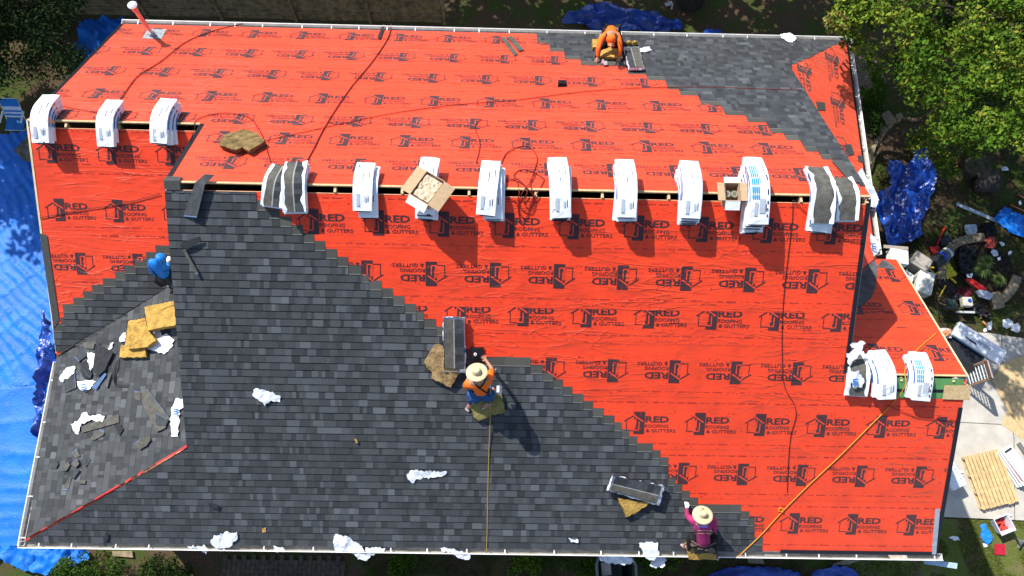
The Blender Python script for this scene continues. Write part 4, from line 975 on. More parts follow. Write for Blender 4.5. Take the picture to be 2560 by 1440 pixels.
    for s in 'lr':
        a=V('an'+s);t=V('to'+s); d=(t-a); d.z*=.3; d=d.normalized(); z=Vector((0,0,.03))
        so_=skin('shoe',[(a-d*.05-z,.045,.04),(a+d*.06-z,.048,.036),(t+d*.03-z*.6,.045,.028)],[(0,1),(1,2)],shoe,root)
        sl=MB(); sl.obox((a+t)/2-z*1.9,d*.12,d.cross(Vector((0,0,1))).normalized()*.045,(0,0,.009),simple('shoe_sole',(.42,.36,.33),.6)); sl.build('shoe_sole',so_,bevel=.006)
        if gloves and gloves.get(s):
            w_=V('wr'+s); dd=(V('hd'+s)-w_).normalized(); sd=dd.cross(Vector((0,0,1))).normalized()
            gn=[(w_-dd*.02,.036,.034),(w_+dd*.05,.045,.03)]; ge=[(0,1)]
            for off,ln in ((-.03,.062),(-.01,.072),(.011,.066),(.03,.052)): gn+=[(w_+dd*.09+sd*off,.014),(w_+dd*(.09+ln*.7)+sd*off*1.2-Vector((0,0,.02)),.013)]; ge+=[(1,len(gn)-2),(len(gn)-2,len(gn)-1)]
            sg=1 if s=='l' else -1; gn.append((w_+dd*.08+sd*.06*sg,.014)); ge.append((1,len(gn)-1))
            skin('glove',gn,ge,gloves[s],root)
    return root
STRAW=mat('straw',(.72,.56,.33),.8,.15,60,.5,120)
def straw_hat(root,c,ax,R=.19,crown=.075,ch=.11,pinch=.6):
    b=MB(); prof=[(R,-.012),(R*.98,-.004),(R*.8,.004),(crown*1.25,.0),(crown*1.12,.01),(crown,ch*.55),(crown*.82,ch*.9),(crown*.45,ch*1.0),(0,ch*.9)]
    b.lathe(c,prof,STRAW,ax=ax,seg=28,sx=1,sy=.93); b.lathe(c,[(R,-.012),(crown,-.012)],STRAW,ax=ax,seg=28,sx=1,sy=.93)
    h=b.build('straw_hat',root,smooth=True); t=MB(); t.lathe(c,[(crown*1.17,.008),(crown*1.13,.028)],simple('hat_band',(.40,.27,.13)),ax=ax,seg=28,sy=.93); t.build('hat_band',h)
def straps(root,pts_list,m,r=.014,name='harness_strap'):
    for pts in pts_list:
        b=MB(); b.tube(curve(pts,4),r,m,seg=6); b.build(name,root,smooth=True)
JEAN=simple('blue_denim',(.03,.10,.26),.85,.3,bump=.3); ORNG=simple('safety_orange',(.95,.16,.012),.7,.08); PURP=simple('magenta_shirt',(.36,.028,.13),.8,.12); BLK=simple('black_cloth',(.012,.012,.015),.85,.2); GRYT=simple('dark_trousers',(.025,.026,.03),.85,.2)
BLUEJ=simple('blue_jacket',(.006,.20,.70),.45,.15,bump=.4)
f=lambda x,y,h:P(F,x,y,h)
# worker in orange, straw hat
J=dict(pelvis=f(1203,985,.42),chest=f(1198,952,.80),head=f(1192,934,1.0),shl=f(1170,958,.80),shr=f(1224,946,.80),ell=f(1163,968,.60),wrl=f(1175,932,.32),hdl=f(1180,915,.25),elr=f(1230,922,.55),wrr=f(1218,905,.30),hdr=f(1210,893,.28),hipl=f(1190,985,.36),hipr=f(1216,982,.36),knl=f(1174,978,.42),knr=f(1236,972,.42),anl=f(1176,1010,.16),anr=f(1222,1008,.20),tol=f(1172,1018,.07),tor=f(1212,1014,.15),face=f(1190,915,1.02))
hlt=Vector((0,.12,1)); 
wk=person(J,'worker in orange shirt, straw hat and black harness crouching in the middle of the roof',ORNG,JEAN,simple('pink_sneaker',(.42,.18,.14),.6),short=True)
straw_hat(wk,f(1192,930,1.08),Vector((-.08,.22,1)),R=.195)
straps(wk,[[f(1178,946,.90),f(1196,968,.86),f(1216,982,.66)],[f(1218,940,.90),f(1204,966,.86),f(1180,978,.66)],[f(1180,978,.62),f(1200,984,.62),f(1222,980,.58)],[f(1182,1000,.40),f(1176,985,.45),f(1170,972,.44)]],BLK)
b=MB(); b.obox(f(1248,975,.38),(.05,0,0),(0,.08,0),(0,0,.03),simple('pale_pouch',(.45,.50,.55))); b.obox(f(1186,990,.38),(.07,0,0),(0,.05,0),(0,0,.05),BLK); b.build('tool_pouch',wk,bevel=.015)
b=MB(); b.tube(curve([f(1228,928,.25),(f(1236,925,.25)),f(1240,922,.28),f(1238,930,.26)],4),.008,MT['alu']); tag(b.build('hook_tool'),'small metal hook tool lying right of the worker in orange','tool')
# worker in purple shirt
J=dict(pelvis=f(1759,1360,.34),chest=f(1757,1312,.62),head=f(1757,1290,.80),shl=f(1733,1302,.66),shr=f(1784,1300,.64),ell=f(1718,1290,.42),wrl=f(1717,1272,.16),hdl=f(1717,1262,.10),elr=f(1787,1328,.45),wrr=f(1783,1310,.2),hdr=f(1782,1300,.12),hipl=f(1746,1362,.28),hipr=f(1773,1362,.28),knl=f(1727,1336,.34),knr=f(1790,1336,.32),anl=f(1722,1372,.14),anr=f(1785,1385,.10),tol=f(1712,1364,.10),tor=f(1792,1392,.05),face=f(1757,1268,.84))
wk=person(J,'worker in magenta printed shirt and straw hat kneeling at the front gutter',PURP,BLK,simple('maroon_sneaker',(.08,.02,.035),.6),gloves={'l':MT['wrap']})
straw_hat(wk,f(1757,1287,.86),Vector((0,.30,1)),R=.195,crown=.068,ch=.13)
# shirt lettering
def shirt_text(root,s_,px0,px1,py,hgt,m,h=.70):
    a=P(F,px0,py,h); c=P(F,px1,py,h); vs,fs=textmesh(s_,1,.01); xs=[v[0] for v in vs]; wd=max(xs)-min(xs); k=(c-a).length/wd
    up=(P(F,px0,py-10,h+.02)-P(F,px0,py,h)).normalized(); b=MB(); b.add([tuple(a+(c-a).normalized()*(v[0]-min(xs))*k+up*v[1]*hgt) for v in vs],fs,m); b.build('shirt_print',root)
Y_=simple('yellow_ink',(.85,.6,.12)); V_=simple('lilac_ink',(.33,.22,.75))
shirt_text(wk,'770-789-7667',1743,1777,1335,.035,Y_,.70) ; shirt_text(wk,'Residential & Commercial',1744,1779,1327,.028,simple('cream_ink',(.85,.7,.6)),.71)
b=MB(); q=P(F,1760,1316,.755); b.prism([tuple(q+Vector(d)) for d in ((-.11,-.02,-.004),(.07,-.02,-.004),(.05,.022,.006),(-.09,.022,.006))],(0,0,-.003),V_); b.build('shirt_print',wk)
b=MB(); q=P(F,1760,1306,.78); b.prism([tuple(q+Vector(d)) for d in ((-.10,-.006,0),(.12,-.006,0),(.12,.010,.004),(-.10,.010,.004))],(0,0,-.003),Y_); b.build('shirt_print',wk)
LEA=simple('brown_leather',(.10,.06,.05),.7)
straps(wk,[[f(1728,1352,.40),f(1745,1362,.46),f(1765,1366,.46),f(1790,1356,.38)]],LEA,.022,'tool_belt')
for x,y in ((1734,1362),(1750,1370),(1768,1372)):
    b=MB(); b.obox(f(x,y,.38),(.06,0,0),(0,.035,-.01),(0,0,.05),LEA); b.build('tool_pouch',wk,bevel=.015)
# worker on the back slope
f=lambda x,y,h:P(B,x,y,h)
J=dict(pelvis=f(1529,74,.44),chest=f(1526,88,.66),head=f(1528,104,.70),shl=f(1546,88,.62),shr=f(1504,90,.62),ell=f(1551,118,.38),wrl=f(1549,141,.14),hdl=f(1547,152,.06),elr=f(1496,122,.38),wrr=f(1494,144,.14),hdr=f(1489,154,.06),hipl=f(1542,80,.40),hipr=f(1516,80,.40),knl=f(1551,118,.18),knr=f(1503,118,.18),anl=f(1548,86,.14),anr=f(1508,86,.14),tol=f(1546,76,.12),tor=f(1512,76,.12),face=f(1527,118,.66))
wk=person(J,'worker in orange top and cap on hands and knees on the back slope',ORNG,BLK,GRYT)
b=MB(); c=f(1528,97,.78); b.lathe(c,[(.108,-.03),(.105,.03),(.085,.075),(.045,.10),(0,.108)],ORNG,ax=(0,-.1,1),seg=20); b.obox(c+Vector((0,-.13,-.03)),(.075,0,0),(0,.05,-.01),(0,0,.005),ORNG); b.build('cap',wk,smooth=True)
straps(wk,[[f(1516,84,.74),f(1514,98,.72),f(1516,112,.58)],[f(1540,84,.74),f(1541,98,.72),f(1541,112,.58)]],BLK,.016)
b=MB(); b.obox(f(1532,76,.52),(.13,0,0),(0,.05,.0),(0,0,.06),simple('gray_pack',(.16,.16,.15))); b.build('back_pouch',wk,bevel=.02)
b=MB(); b.obox(f(1492,132,.12),(.05,0,0),(0,.1,0),(0,0,.04),LEA); b.build('tool_pouch',wk,bevel=.015)
b=MB(); a=f(1508,150,.10); b.tube([a,f(1506,160,.05)],.03,simple('pink_grip',(.4,.25,.27))); b.lathe(f(1503,160,.0)+Vector((0,0,.05)),[(.0,.05),(.06,.05),(.06,-.02),(0,-.02)],BLK,ax=(1,0,0)); b.obox(f(1513,160,.06),(.04,0,0),(0,.05,0),(0,0,.05),MT['alu']); tag(b.build('nail_gun',bevel=.006),'coil nail gun in front of the worker on the back slope','nail gun')
# worker in blue hooded jacket
f=lambda x,y,h:P(W,x,y,h)
J=dict(pelvis=f(417,694,.50),chest=f(393,662,.92),head=f(402,645,1.02),shl=f(380,652,.90),shr=f(408,668,.86),ell=f(378,674,.62),wrl=f(391,690,.40),hdl=f(396,697,.34),elr=f(420,672,.62),wrr=f(420,656,.46),hdr=f(422,648,.42),hipl=f(410,694,.50),hipr=f(422,694,.50),knl=f(412,690,.34),knr=f(424,690,.34),anl=f(416,706,.09),anr=f(426,706,.09),tol=f(410,700,.05),tor=f(422,700,.05),face=f(415,650,1.0),hood=1)
person(J,'worker in bright blue hooded jacket bending over beside the main roof edge on the left',BLUEJ,GRYT,BLK,gloves={'l':simple('red_glove',(.35,.05,.05)),'r':MT['wrap']})
# ------------------------------------------------------------------ YARD SURFACES
def flatpoly(name,pts,h,th,m,label=None,cat=None,kind='structure',pl=G):
    b=MB(); w_=[P(pl,x,y,h) for x,y in pts]
    ar=sum(w_[i].x*w_[(i+1)%len(w_)].y-w_[(i+1)%len(w_)].x*w_[i].y for i in range(len(w_)))
    if ar<0: w_=w_[::-1]
    b.prism([tuple(q) for q in w_],(0,0,-th),m); return tag(b.build(name),label,cat,kind=kind)
flatpoly('driveway',[(2150,826),(2470,832),(2560,846),(3300,900),(3300,1350),(2560,1301),(2150,1283)],.06,.08,MT['concrete'],'pale concrete slab beside the right side of the house','concrete')
b=MB()
for pts in ([(2330,1052),(2505,1061)],[(2503,833),(2508,905)],[(2520,1030),(2535,1090),(2537,1300)],[(2300,835),(2420,860),(2510,905),(2560,925)]):
    w_=[P(G,x,y,.064) for x,y in pts]
    for a,c in zip(w_,w_[1:]):
        n=(c-a).cross(Vector((0,0,1))).normalized()*.009; b.face([tuple(a-n),tuple(c-n),tuple(c+n),tuple(a+n)][::-1],MT['joint'])
tag(b.build('driveway_joint'),'dark joints in the concrete slab','joint',kind='structure')
flatpoly('lawn',[(2100,1287),(2560,1304),(3300,1355),(3300,1900),(2100,1900)],.012,.02,MT['lawn'],'patchy sunlit lawn at the lower right corner','grass')
flatpoly('mulch_bed',[(2120,100),(2185,120),(2215,200),(2200,260),(2150,250)],.012,.02,MT['mulch'],'brown mulch between house and big tree','mulch')
b=MB()
for i,pts in enumerate(([(2203,285),(2222,275),(2235,292),(2214,306)],[(2212,303),(2236,292),(2246,305),(2222,322)],[(2238,288),(2252,280),(2262,296),(2248,305)],[(2196,325),(2208,312),(2226,326),(2208,350)],[(2185,350),(2200,338),(2205,360),(2192,372)],[(2172,370),(2190,358),(2196,385),(2172,420)])):
    w_=[P(G,x,y,.04) for x,y in pts]; ar=sum(w_[i].x*w_[(i+1)%4].y-w_[(i+1)%4].x*w_[i].y for i in range(4))
    if ar<0:w_=w_[::-1]
    b.prism([tuple(q) for q in w_],(0,0,-.05),MT['stone'])
tag(b.build('stepping_stone_path'),'tan stepping stones winding under the big tree','path',kind='structure')
# brick paving south of the house
b=MB(); o0=P(G,560,1385,0); 
for i in range(26):
    for j in range(10):
        x=o0.x+i*.122; y=o0.y-j*.122*2-(i%2)*.122; b.box(x+.004,x+.118,y-.236,y-.004,0,.05+random.uniform(0,.006),MT['brick'])
tag(b.build('brick_path'),'dark brick paving below the front gutter','path',kind='structure')
# ------------------------------------------------------------------ FENCE
xe=P(G,1112,58,0).x; fy=P(G,1112,58,0).y; fe=thing('fence',(xe-9,fy,0),'dark weathered board fence behind the back gutter','fence')
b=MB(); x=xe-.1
while x>xe-20: b.box(x-.138,x,fy,fy+.02,.03,1.8+random.uniform(-.01,.01),MT['fence']); b.box(x+.0005,x+.0065,fy+.001,fy+.015,.5,1.78,simple('gap_light',(.30,.26,.17))) if random.random()<.8 else None; x-=.146+random.uniform(0,.006)  # pale strips paint in the sunlight showing through the board gaps
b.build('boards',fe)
b=MB(); 
b.box(xe-20,xe,fy-.045,fy-.002,.38,.46,MT['fence']); b.build('rail',fe); b=MB(); b.box(xe-20,xe,fy-.045,fy-.002,1.4,1.48,MT['fence']); b.build('rail',fe)
for k in range(8):
    b=MB(); x=xe-k*2.4; b.box(x-.05,x+.05,fy-.1,fy-.046,0,1.85,MT['fence']); b.build('post',fe)
# ------------------------------------------------------------------ FOLIAGE
def leaves(b,c,r,n,size,cols,up=.5,flat_=.6,rnd=random):
    for i in range(n):
        d=Vector((rnd.gauss(0,1),rnd.gauss(0,1),rnd.gauss(0,1)*flat_)); d=d.normalized()*(r*rnd.random()**.45); d.z*=flat_
        p=Vector(c)+d; nn=Vector((rnd.gauss(0,.7),rnd.gauss(0,.7),rnd.gauss(0,.5)+up)).normalized()
        a=nn.cross(Vector((rnd.random()-.5,rnd.random()-.5,rnd.random()-.5))).normalized(); e=nn.cross(a); s=size*rnd.uniform(.6,1.3)
        cc=rnd.choice(cols); k=rnd.uniform(.8,1.2)
        b.face([p-a*s*.5,p-e*s*.32,p+a*s*.55,p+e*s*.32],MT['leaf'],(cc[0]*k,cc[1]*k,cc[2]*k))
def clumpfill(poly,hfun,N,r,n,size,palf,b,rnd):
    xs=[p[0] for p in poly];ys=[p[1] for p in poly]; cs=[]
    while len(cs)<N:
        x=rnd.uniform(min(xs),max(xs));y=rnd.uniform(min(ys),max(ys))
        if inside(x,y,poly):
            h=hfun(x,y,rnd); c=P(G,x,y,h); cs.append((c,h,x,y))
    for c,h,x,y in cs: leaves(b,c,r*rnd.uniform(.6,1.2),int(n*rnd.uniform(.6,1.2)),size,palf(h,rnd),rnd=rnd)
    return cs
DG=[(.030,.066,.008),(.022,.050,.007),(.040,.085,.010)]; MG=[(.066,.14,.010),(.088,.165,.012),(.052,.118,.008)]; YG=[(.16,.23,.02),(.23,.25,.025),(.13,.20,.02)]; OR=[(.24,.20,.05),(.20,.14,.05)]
def trunk(name,pts,rr,parent,m='bark'):
    b=MB(); b.tube(curve(pts,4),1,MT[m],seg=8,rr=[rr[0]+(rr[1]-rr[0])*i/((len(pts)-1)*4) for i in range((len(pts)-1)*4+1)]); return b.build(name,parent,smooth=True)
rn=random.Random(5)
poly=[(2062,-10),(2075,70),(2140,75),(2195,110),(2232,165),(2245,215),(2250,250),(2275,262),(2300,310),(2300,345),(2330,385),(2375,375),(2410,340),(2470,345),(2520,330),(2600,380),(2760,380),(2900,100),(2850,-250),(2300,-260),(2100,-160)]
tb=P(G,2430,215,0); tr=thing('maple_tree',tb,'big leafy tree with yellow green shoots at the upper right corner','tree')
b=MB()
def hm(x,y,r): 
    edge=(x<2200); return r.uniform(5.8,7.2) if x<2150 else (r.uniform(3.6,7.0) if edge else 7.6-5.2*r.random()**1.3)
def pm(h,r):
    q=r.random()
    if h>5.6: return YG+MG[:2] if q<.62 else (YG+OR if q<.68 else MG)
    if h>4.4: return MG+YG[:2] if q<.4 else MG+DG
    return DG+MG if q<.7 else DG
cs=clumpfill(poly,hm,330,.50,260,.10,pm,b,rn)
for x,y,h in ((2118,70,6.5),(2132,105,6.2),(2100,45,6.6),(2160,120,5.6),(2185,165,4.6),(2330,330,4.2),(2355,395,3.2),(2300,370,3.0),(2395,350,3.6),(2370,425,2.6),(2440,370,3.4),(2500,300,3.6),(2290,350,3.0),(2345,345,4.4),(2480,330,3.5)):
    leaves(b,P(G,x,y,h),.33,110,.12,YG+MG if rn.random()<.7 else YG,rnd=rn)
b.build('crown',tr)
trunk('trunk',[tb,tb+Vector((.1,0,2)),tb+Vector((0,.2,4.5))],(.22,.1),tr)
for k in range(7):
    c=cs[k*30][0]; trunk('limb',[tb+Vector((0,.1,1.5+.35*k)),(tb+Vector((0,0,3)) ).lerp(c,.55),c],(.08,.025),tr)
trunk('limb',[P(G,2178,430,.1),P(G,2195,365,.3),P(G,2225,325,.7),P(G,2262,300,1.3),P(G,2330,285,1.9),tb+Vector((0,0,2.4))],(.035,.10),tr)
# evergreen at upper left
rn=random.Random(8); tb=P(G,60,40,0); tr=thing('evergreen_tree',tb,'dense dark evergreen at the upper left corner','tree'); b=MB()
EGr=[(.014,.030,.007),(.010,.020,.006),(.020,.044,.009)]
clumpfill([(-350,-200),(205,-60),(205,40),(195,110),(190,150),(130,185),(70,195),(0,215),(-200,250),(-350,150)],lambda x,y,r:(7.0 if x<-20 else 5.2)-3.8*r.random()**1.2,190,.50,240,.085,lambda h,r:EGr,b,rn)
b.build('crown',tr); trunk('trunk',[tb,tb+Vector((0,0,4.6))],(.2,.06),tr)
# trees beyond the fence that shade the back yard
rn=random.Random(9)
for k,(x,y,r0) in enumerate([(-9.5,13.5,2.2),(-7.5,12.4,2.5),(-3.5,12.9,2.3),(0.4,12.7,2.2),(4.2,13,2.3),(8.0,12.6,2.3),(11.8,12.9,2.3),(15.5,12.6,2.4),(-11.6,8.0,1.7)]):
    tr=thing('shade_tree',(x,y,0),['tall leafy tree beyond the far left end of the board fence','tall leafy tree behind the dark evergreen','tall leafy tree beyond the fence in line with the lower ridge','tall leafy tree beyond the fence behind the flue pipe','tall leafy tree beyond the right end of the board fence','tall leafy tree beyond the yard behind the worker on the back slope','tall leafy tree beyond the yard behind the shingled back slope','tall leafy tree behind the big yellow green tree','tall leafy tree west of the folding chair'][k],'tree','tall trees around the back yard')
    b=MB()
    for j in range(62):
        a=rn.uniform(0,6.28); rr=r0*rn.random()**.5; leaves(b,(x+rr*math.cos(a),y+rr*math.sin(a),rn.uniform(3.2,9.8) if k<8 else rn.uniform(4.2,8.0)),.8,70,.30,DG+MG,rnd=rn)
    b.build('crown',tr); trunk('trunk',[(x,y,0),(x+.1,y,5),(x,y,9)],(.2,.06),tr)
# shrubs
rn=random.Random(12)
def shrub(name,c,r,h,n,label,cols,size=.06,cat='shrub',group=None):
    o=thing(name,c,label,cat,group); b=MB()
    for k in range(n):
        a=rn.uniform(0,6.28); q=rn.random()**.5; p=Vector(c)+Vector((math.cos(a)*r[0]*q,math.sin(a)*r[1]*q,h*(1-.6*q*q)*rn.uniform(.6,1))); leaves(b,p,.2,120,size,cols,rnd=rn)
    b.build('foliage',o); t=MB(); t.tube([Vector(c),Vector(c)+Vector((0,0,h*.7))],.05,MT['bark']); t.build('stem',o); return o
shrub('hedge',P(G,250,1440,0),(.9,.55),1.5,40,'rounded green shrub below the left end of the front gutter',DG+MG[:1])
shrub('hedge',P(G,420,1450,0),(.8,.5),1.2,34,'darker green shrub beside the rounded one below the front gutter',DG+EGr)
shrub('shrub',P(G,2165,245,0),(.35,.5),1.1,24,'small bright shrub against the house under the right gutter',MG)
shrub('shrub',P(G,2165,300,0),(.3,.6),.7,18,'low dark shrub beside the stepping stones',DG)
for x,y,l in ((1315,1412,'weedy plant with yellow blooms below the gutter in the middle'),(1650,1405,'leafy weed between trash cart and foam pad below the gutter'),(1000,1410,'low weeds on dark soil below the middle of the front gutter'),(1460,1425,'low weeds left of the trash cart')):
    shrub('weed',P(G,x,y,0),(.5,.25),.25,9,l,MG+(YG if 'yellow' in l else []),cat='plant')
# grass tufts on the lit lawn
def tufts(b,poly,n,h,cols,rn):
    xs=[p[0] for p in poly];ys=[p[1] for p in poly]; k=0
    while k<n:
        x=rn.uniform(min(xs),max(xs));y=rn.uniform(min(ys),max(ys))
        if not inside(x,y,poly): continue
        k+=1; p=P(G,x,y,.01)
        if noise.noise(Vector((p.x*1.3,p.y*1.3,0)))<-.12: continue
        for j in range(2):
            a=rn.uniform(0,6.28); d=Vector((math.cos(a),math.sin(a),0)); q=p+Vector((rn.uniform(-.03,.03),rn.uniform(-.03,.03),0)); c=rn.choice(cols)
            b.face([q-d*.008,q+d*.008,q+Vector((rn.uniform(-.04,.04),rn.uniform(-.04,.04),h*rn.uniform(.5,1.3)))],MT['leaf'],c)
b=MB(); rn=random.Random(4)
tufts(b,[(2330,1290),(2600,1308),(2600,1480),(2330,1480)],9000,.06,[(.12,.17,.03),(.17,.21,.04),(.09,.13,.025),(.25,.22,.09)],rn)
tufts(b,[(2195,480),(2600,300),(2600,830),(2260,810)],9000,.06,[(.05,.09,.015),(.07,.11,.02),(.035,.06,.012)],rn)
tufts(b,[(900,1385),(2300,1395),(2300,1460),(900,1460)],5000,.08,[(.05,.09,.015),(.07,.11,.02)],rn)
tufts(b,[(2300,330),(2180,420),(2180,620),(2300,760)],3000,.08,[(.10,.16,.02),(.13,.17,.03)],rn)
tag(b.build('grass_blades'),'short grass blades on the yard','grass',kind='stuff')
b=MB(); rn=random.Random(14)
for k in range(2600):
    x=rn.uniform(2180,2600); y=rn.uniform(120,830)
    p=P(G,x,y,.012); a=rn.uniform(0,6.28); d=Vector((math.cos(a),math.sin(a),0)); e=Vector((-d.y,d.x,.3)); s=rn.uniform(.015,.045)
    b.face([p-d*s,p-e*s*.4,p+d*s,p+e*s*.4+Vector((0,0,.02))],MT['leaf'],rn.choice([(.16,.10,.05),(.10,.06,.03),(.22,.16,.09),(.06,.05,.03)]))
tag(b.build('fallen_leaves'),'brown leaf litter over the right yard','leaf litter',kind='stuff')
# ------------------------------------------------------------------ TARPS
def tarp(out,label,amp,m='tarp',freq=1.6,stretch=(1,3),ang=0,seed=1,h0=.01,step=.07,pl=G,group='blue tarps on the ground',tear=.03,mode='drape'):
    b=patch(pl,out,h0,.012,amp,step,freq,tear=tear,mats=[MT[m]],seed=seed,ridged=mode,stretch=stretch,ang=ang); return tag(b.build('tarp',smooth=True),label,'tarp',group)
tarp([(-300,345),(20,335),(70,322),(100,450),(112,600),(140,860),(100,960),(-300,1010)],'bright blue tarp with radiating pleats along the left side of the house',.085,freq=3.4,stretch=(1,1),ang=R_(-48),seed=1,mode='pleat')
tarp([(-300,960),(60,960),(135,900),(120,1050),(70,1360),(-300,1400)],'crinkled bright blue tarp at the lower left edge',.05,freq=1.9,stretch=(1,1),ang=R_(6),seed=2,mode='pleat')
tarp([(-300,1360),(40,1365),(215,1375),(228,1395),(170,1425),(150,1445),(60,1425),(0,1395),(-300,1420)],'blue tarp tucked around the lower left corner of the house',.30,freq=2.4,stretch=(.8,3),ang=R_(60),seed=3)
tarp([(118,780),(128,830),(140,900),(128,960),(105,1100),(88,1110),(92,1000),(100,860)],'bunched dark blue tarp fold against the left wall',.5,m='tarpdark',freq=3,stretch=(3,.7),seed=4,h0=.1)
tarp([(196,60),(240,44),(308,44),(300,70),(232,155),(205,190),(190,120)],'blue tarp draped at the back left corner of the house',.30,freq=2.5,stretch=(1,3),ang=R_(-45),seed=5,h0=.8)
tarp([(1405,48),(1418,38),(1450,32),(1465,14),(1500,10),(1560,16),(1600,30),(1640,38),(1690,48),(1710,62),(1700,78),(1600,82),(1500,80),(1440,62),(1410,56)],'crumpled dark blue tarp heap behind the back gutter',.35,m='tarpdark',freq=2.6,stretch=(1,2.5),ang=R_(-12),seed=6)
tarp([(1765,72),(1800,72),(1805,82),(1760,82)],'small blue tarp corner behind the back gutter',.1,m='tarpdark',seed=7)
tarp([(2218,400),(2248,408),(2262,418),(2275,400),(2278,375),(2300,370),(2330,385),(2340,420),(2335,460),(2326,515),(2306,548),(2308,585),(2270,608),(2216,618),(2206,600),(2202,550),(2188,522),(2198,480),(2228,465),(2216,430)],'glossy blue tarp heap between the porch corner and the big tree',.40,m='tarp2',freq=2.2,stretch=(2.6,1),ang=R_(-15),seed=8) if MT.setdefault('tarp2',mat('deep_blue_tarp',(.006,.065,.42),.3,.2,3,.7,13,spec=.6)) else None
tarp([(2483,548),(2512,514),(2530,530),(2570,545),(2600,580),(2560,600),(2535,585),(2515,570)],'small blue tarp piece at the right edge beside the orange handles',.15,freq=4,seed=9)
tarp([(1765,1442),(1800,1425),(1850,1416),(1930,1416),(1990,1430),(2015,1450),(1990,1500),(1760,1500)],'dark blue tarp on the ground below the orange rope',.22,m='tarpdark',freq=2.6,seed=10)
tarp([(2005,1450),(2040,1424),(2080,1414),(2125,1418),(2142,1436),(2142,1500),(2000,1500)],'dark blue tarp at the bottom right of the front yard',.24,m='tarpdark',freq=2.6,seed=11)
# ------------------------------------------------------------------ YARD OBJECTS
g=lambda x,y,h=.0:P(G,x,y,h)
def item(b,name,label,cat,bevel=0,smooth=False,group=None): return tag(b.build(name,bevel=bevel,smooth=smooth),label,cat,group)
def ax2(a,c,k=.5): d=(Vector(c)-Vector(a))*k; return d
# folding beach chair
c=g(56,316,.05); ch=thing('beach_chair',c,'folding beach chair with blue and white striped back at the left edge','chair'); WT=MT['white']; BF=simple('chair_blue',(.01,.16,.5),.7); SF=simple('chair_pale',(.55,.62,.72),.7)
def L(x,y,z): return c+Vector((x,y,z))
b=MB(); 
for sx in (-.28,.28): b.tube([L(sx,-.25,.02),L(sx,.05,.36),L(sx-.08*0,.42,.92)],.014,MT['alu']); b.tube([L(sx,.25,.0),L(sx,-.3,.30)],.014,MT['alu'])
b.tube([L(-.28,.42,.92),L(.28,.42,.92)],.014,MT['alu']); b.tube([L(-.28,-.3,.30),L(.28,-.3,.30)],.014,MT['alu']); b.build('frame',ch,smooth=True)
b=MB(); 
for i,m in enumerate((SF,BF,SF,BF,SF,SF,BF,BF,BF,BF)): 
    t0,t1=i/10,(i+1)/10; b.face([L(-.27,.08+.33*t0,.40+.50*t0),L(.27,.08+.33*t0,.40+.50*t0),L(.27,.08+.33*t1,.40+.50*t1),L(-.27,.08+.33*t1,.40+.50*t1)],m)
b.build('backrest',ch,solid=.006)
b=MB(); b.face([L(-.27,-.3,.31),L(.27,-.3,.31),L(.27,.08,.36),L(-.27,.08,.36)],BF); b.build('seat',ch,solid=.006)
for sx in (-.31,.31): b=MB(); b.obox(L(sx,.0,.56),(.03,0,0),(0,.2,.0),(0,0,.012),WT); b.build('armrest',ch,bevel=.006)
b=patch(G,[(36,378),(68,340),(90,370),(95,410),(60,402)],.3,.01,.12,.08,3,mats=[simple('grey_canvas',(.13,.12,.10),.8)],ridged=True,seed=3); item(b,'canvas_cover','grey brown canvas corner lying on the tarp beside the wing gable','cover')
# bin / condenser at the top
c=g(1722,4,0); o=thing('outdoor_unit',c,'dark round ribbed outdoor unit cut off by the top edge','outdoor unit'); b=MB(); b.lathe(c,[(.42,0),(.44,.05),(.44,.75),(.40,.80),(0,.80)],simple('dark_unit',(.035,.04,.042),.5),seg=28); b.build('casing',o,smooth=False)
b=MB()
for k in range(28): a=k*math.pi/14; b.box(c.x+.45*math.cos(a)-.008,c.x+.45*math.cos(a)+.008,c.y+.45*math.sin(a)-.008,c.y+.45*math.sin(a)+.008,.06,.74,simple('dark_unit',(.04,.04,.04)))
b.build('grille',o)
b=MB(); q=g(1672,10,.02); b.obox(q,(.12,.05,0),(-.03,.06,0),(0,0,.02),MT['alu']); b.obox(q+Vector((.1,-.12,0)),(.03,.1,0),(.03,-.01,0),(0,0,.02),MT['alu']); item(b,'downspout_bracket','small bent white metal piece beside the dark unit','bracket')
# trash cart under the eave
c=g(1525,1425,0); o=thing('trash_cart',c,'open grey wheeled trash cart under the front gutter','trash cart'); CG=simple('cart_grey',(.16,.20,.20),.5,.1); b=MB(); hw,hd,H=.42,.34,1.0
for s,(ax,ay,lx,ly) in {0:((-1,0),0,0,0),1:((1,0),0,0,0),2:((0,-1),0,0,0),3:((0,1),0,0,0)}.items():
    dx,dy=ax; px_,py_=-dy,dx
    def C(k,z,e,off): kx=.8+.2*z/H; return c+Vector((dx*(hw*kx-off)+px_*e*(hw*kx-off*0) if dx else px_*e*hw*kx,dy*(hd*kx-off)+py_*e*(hd*kx) if dy else py_*e*hd*kx,z))
    q=[C(0,0,-1,0),C(0,0,1,0),C(0,H,1,0),C(0,H,-1,0)]; b.face(q,CG); q2=[C(0,.0,-1,.03),C(0,.0,1,.03),C(0,H,1,.03),C(0,H,-1,.03)]; b.face(q2[::-1],simple('cart_inside',(.02,.022,.024)))
b.box(c.x-hw*.8,c.x+hw*.8,c.y-hd*.8,c.y+hd*.8,.02,.04,CG); b.build('body',o)
b=MB(); b.tube(curve([c+Vector(p) for p in ((-hw,-hd,H),(hw,-hd,H),(hw,hd,H),(-hw,hd,H),(-hw,-hd,H))],3),.035,CG); b.build('rim',o,smooth=True)
b=MB(); b.obox(c+Vector((-.2,.05,.75)),(.12,.02,0),(-.02,.16,.05),(0,0,.01),simple('beige_board',(.6,.5,.4))); b.build('board_scrap',o)
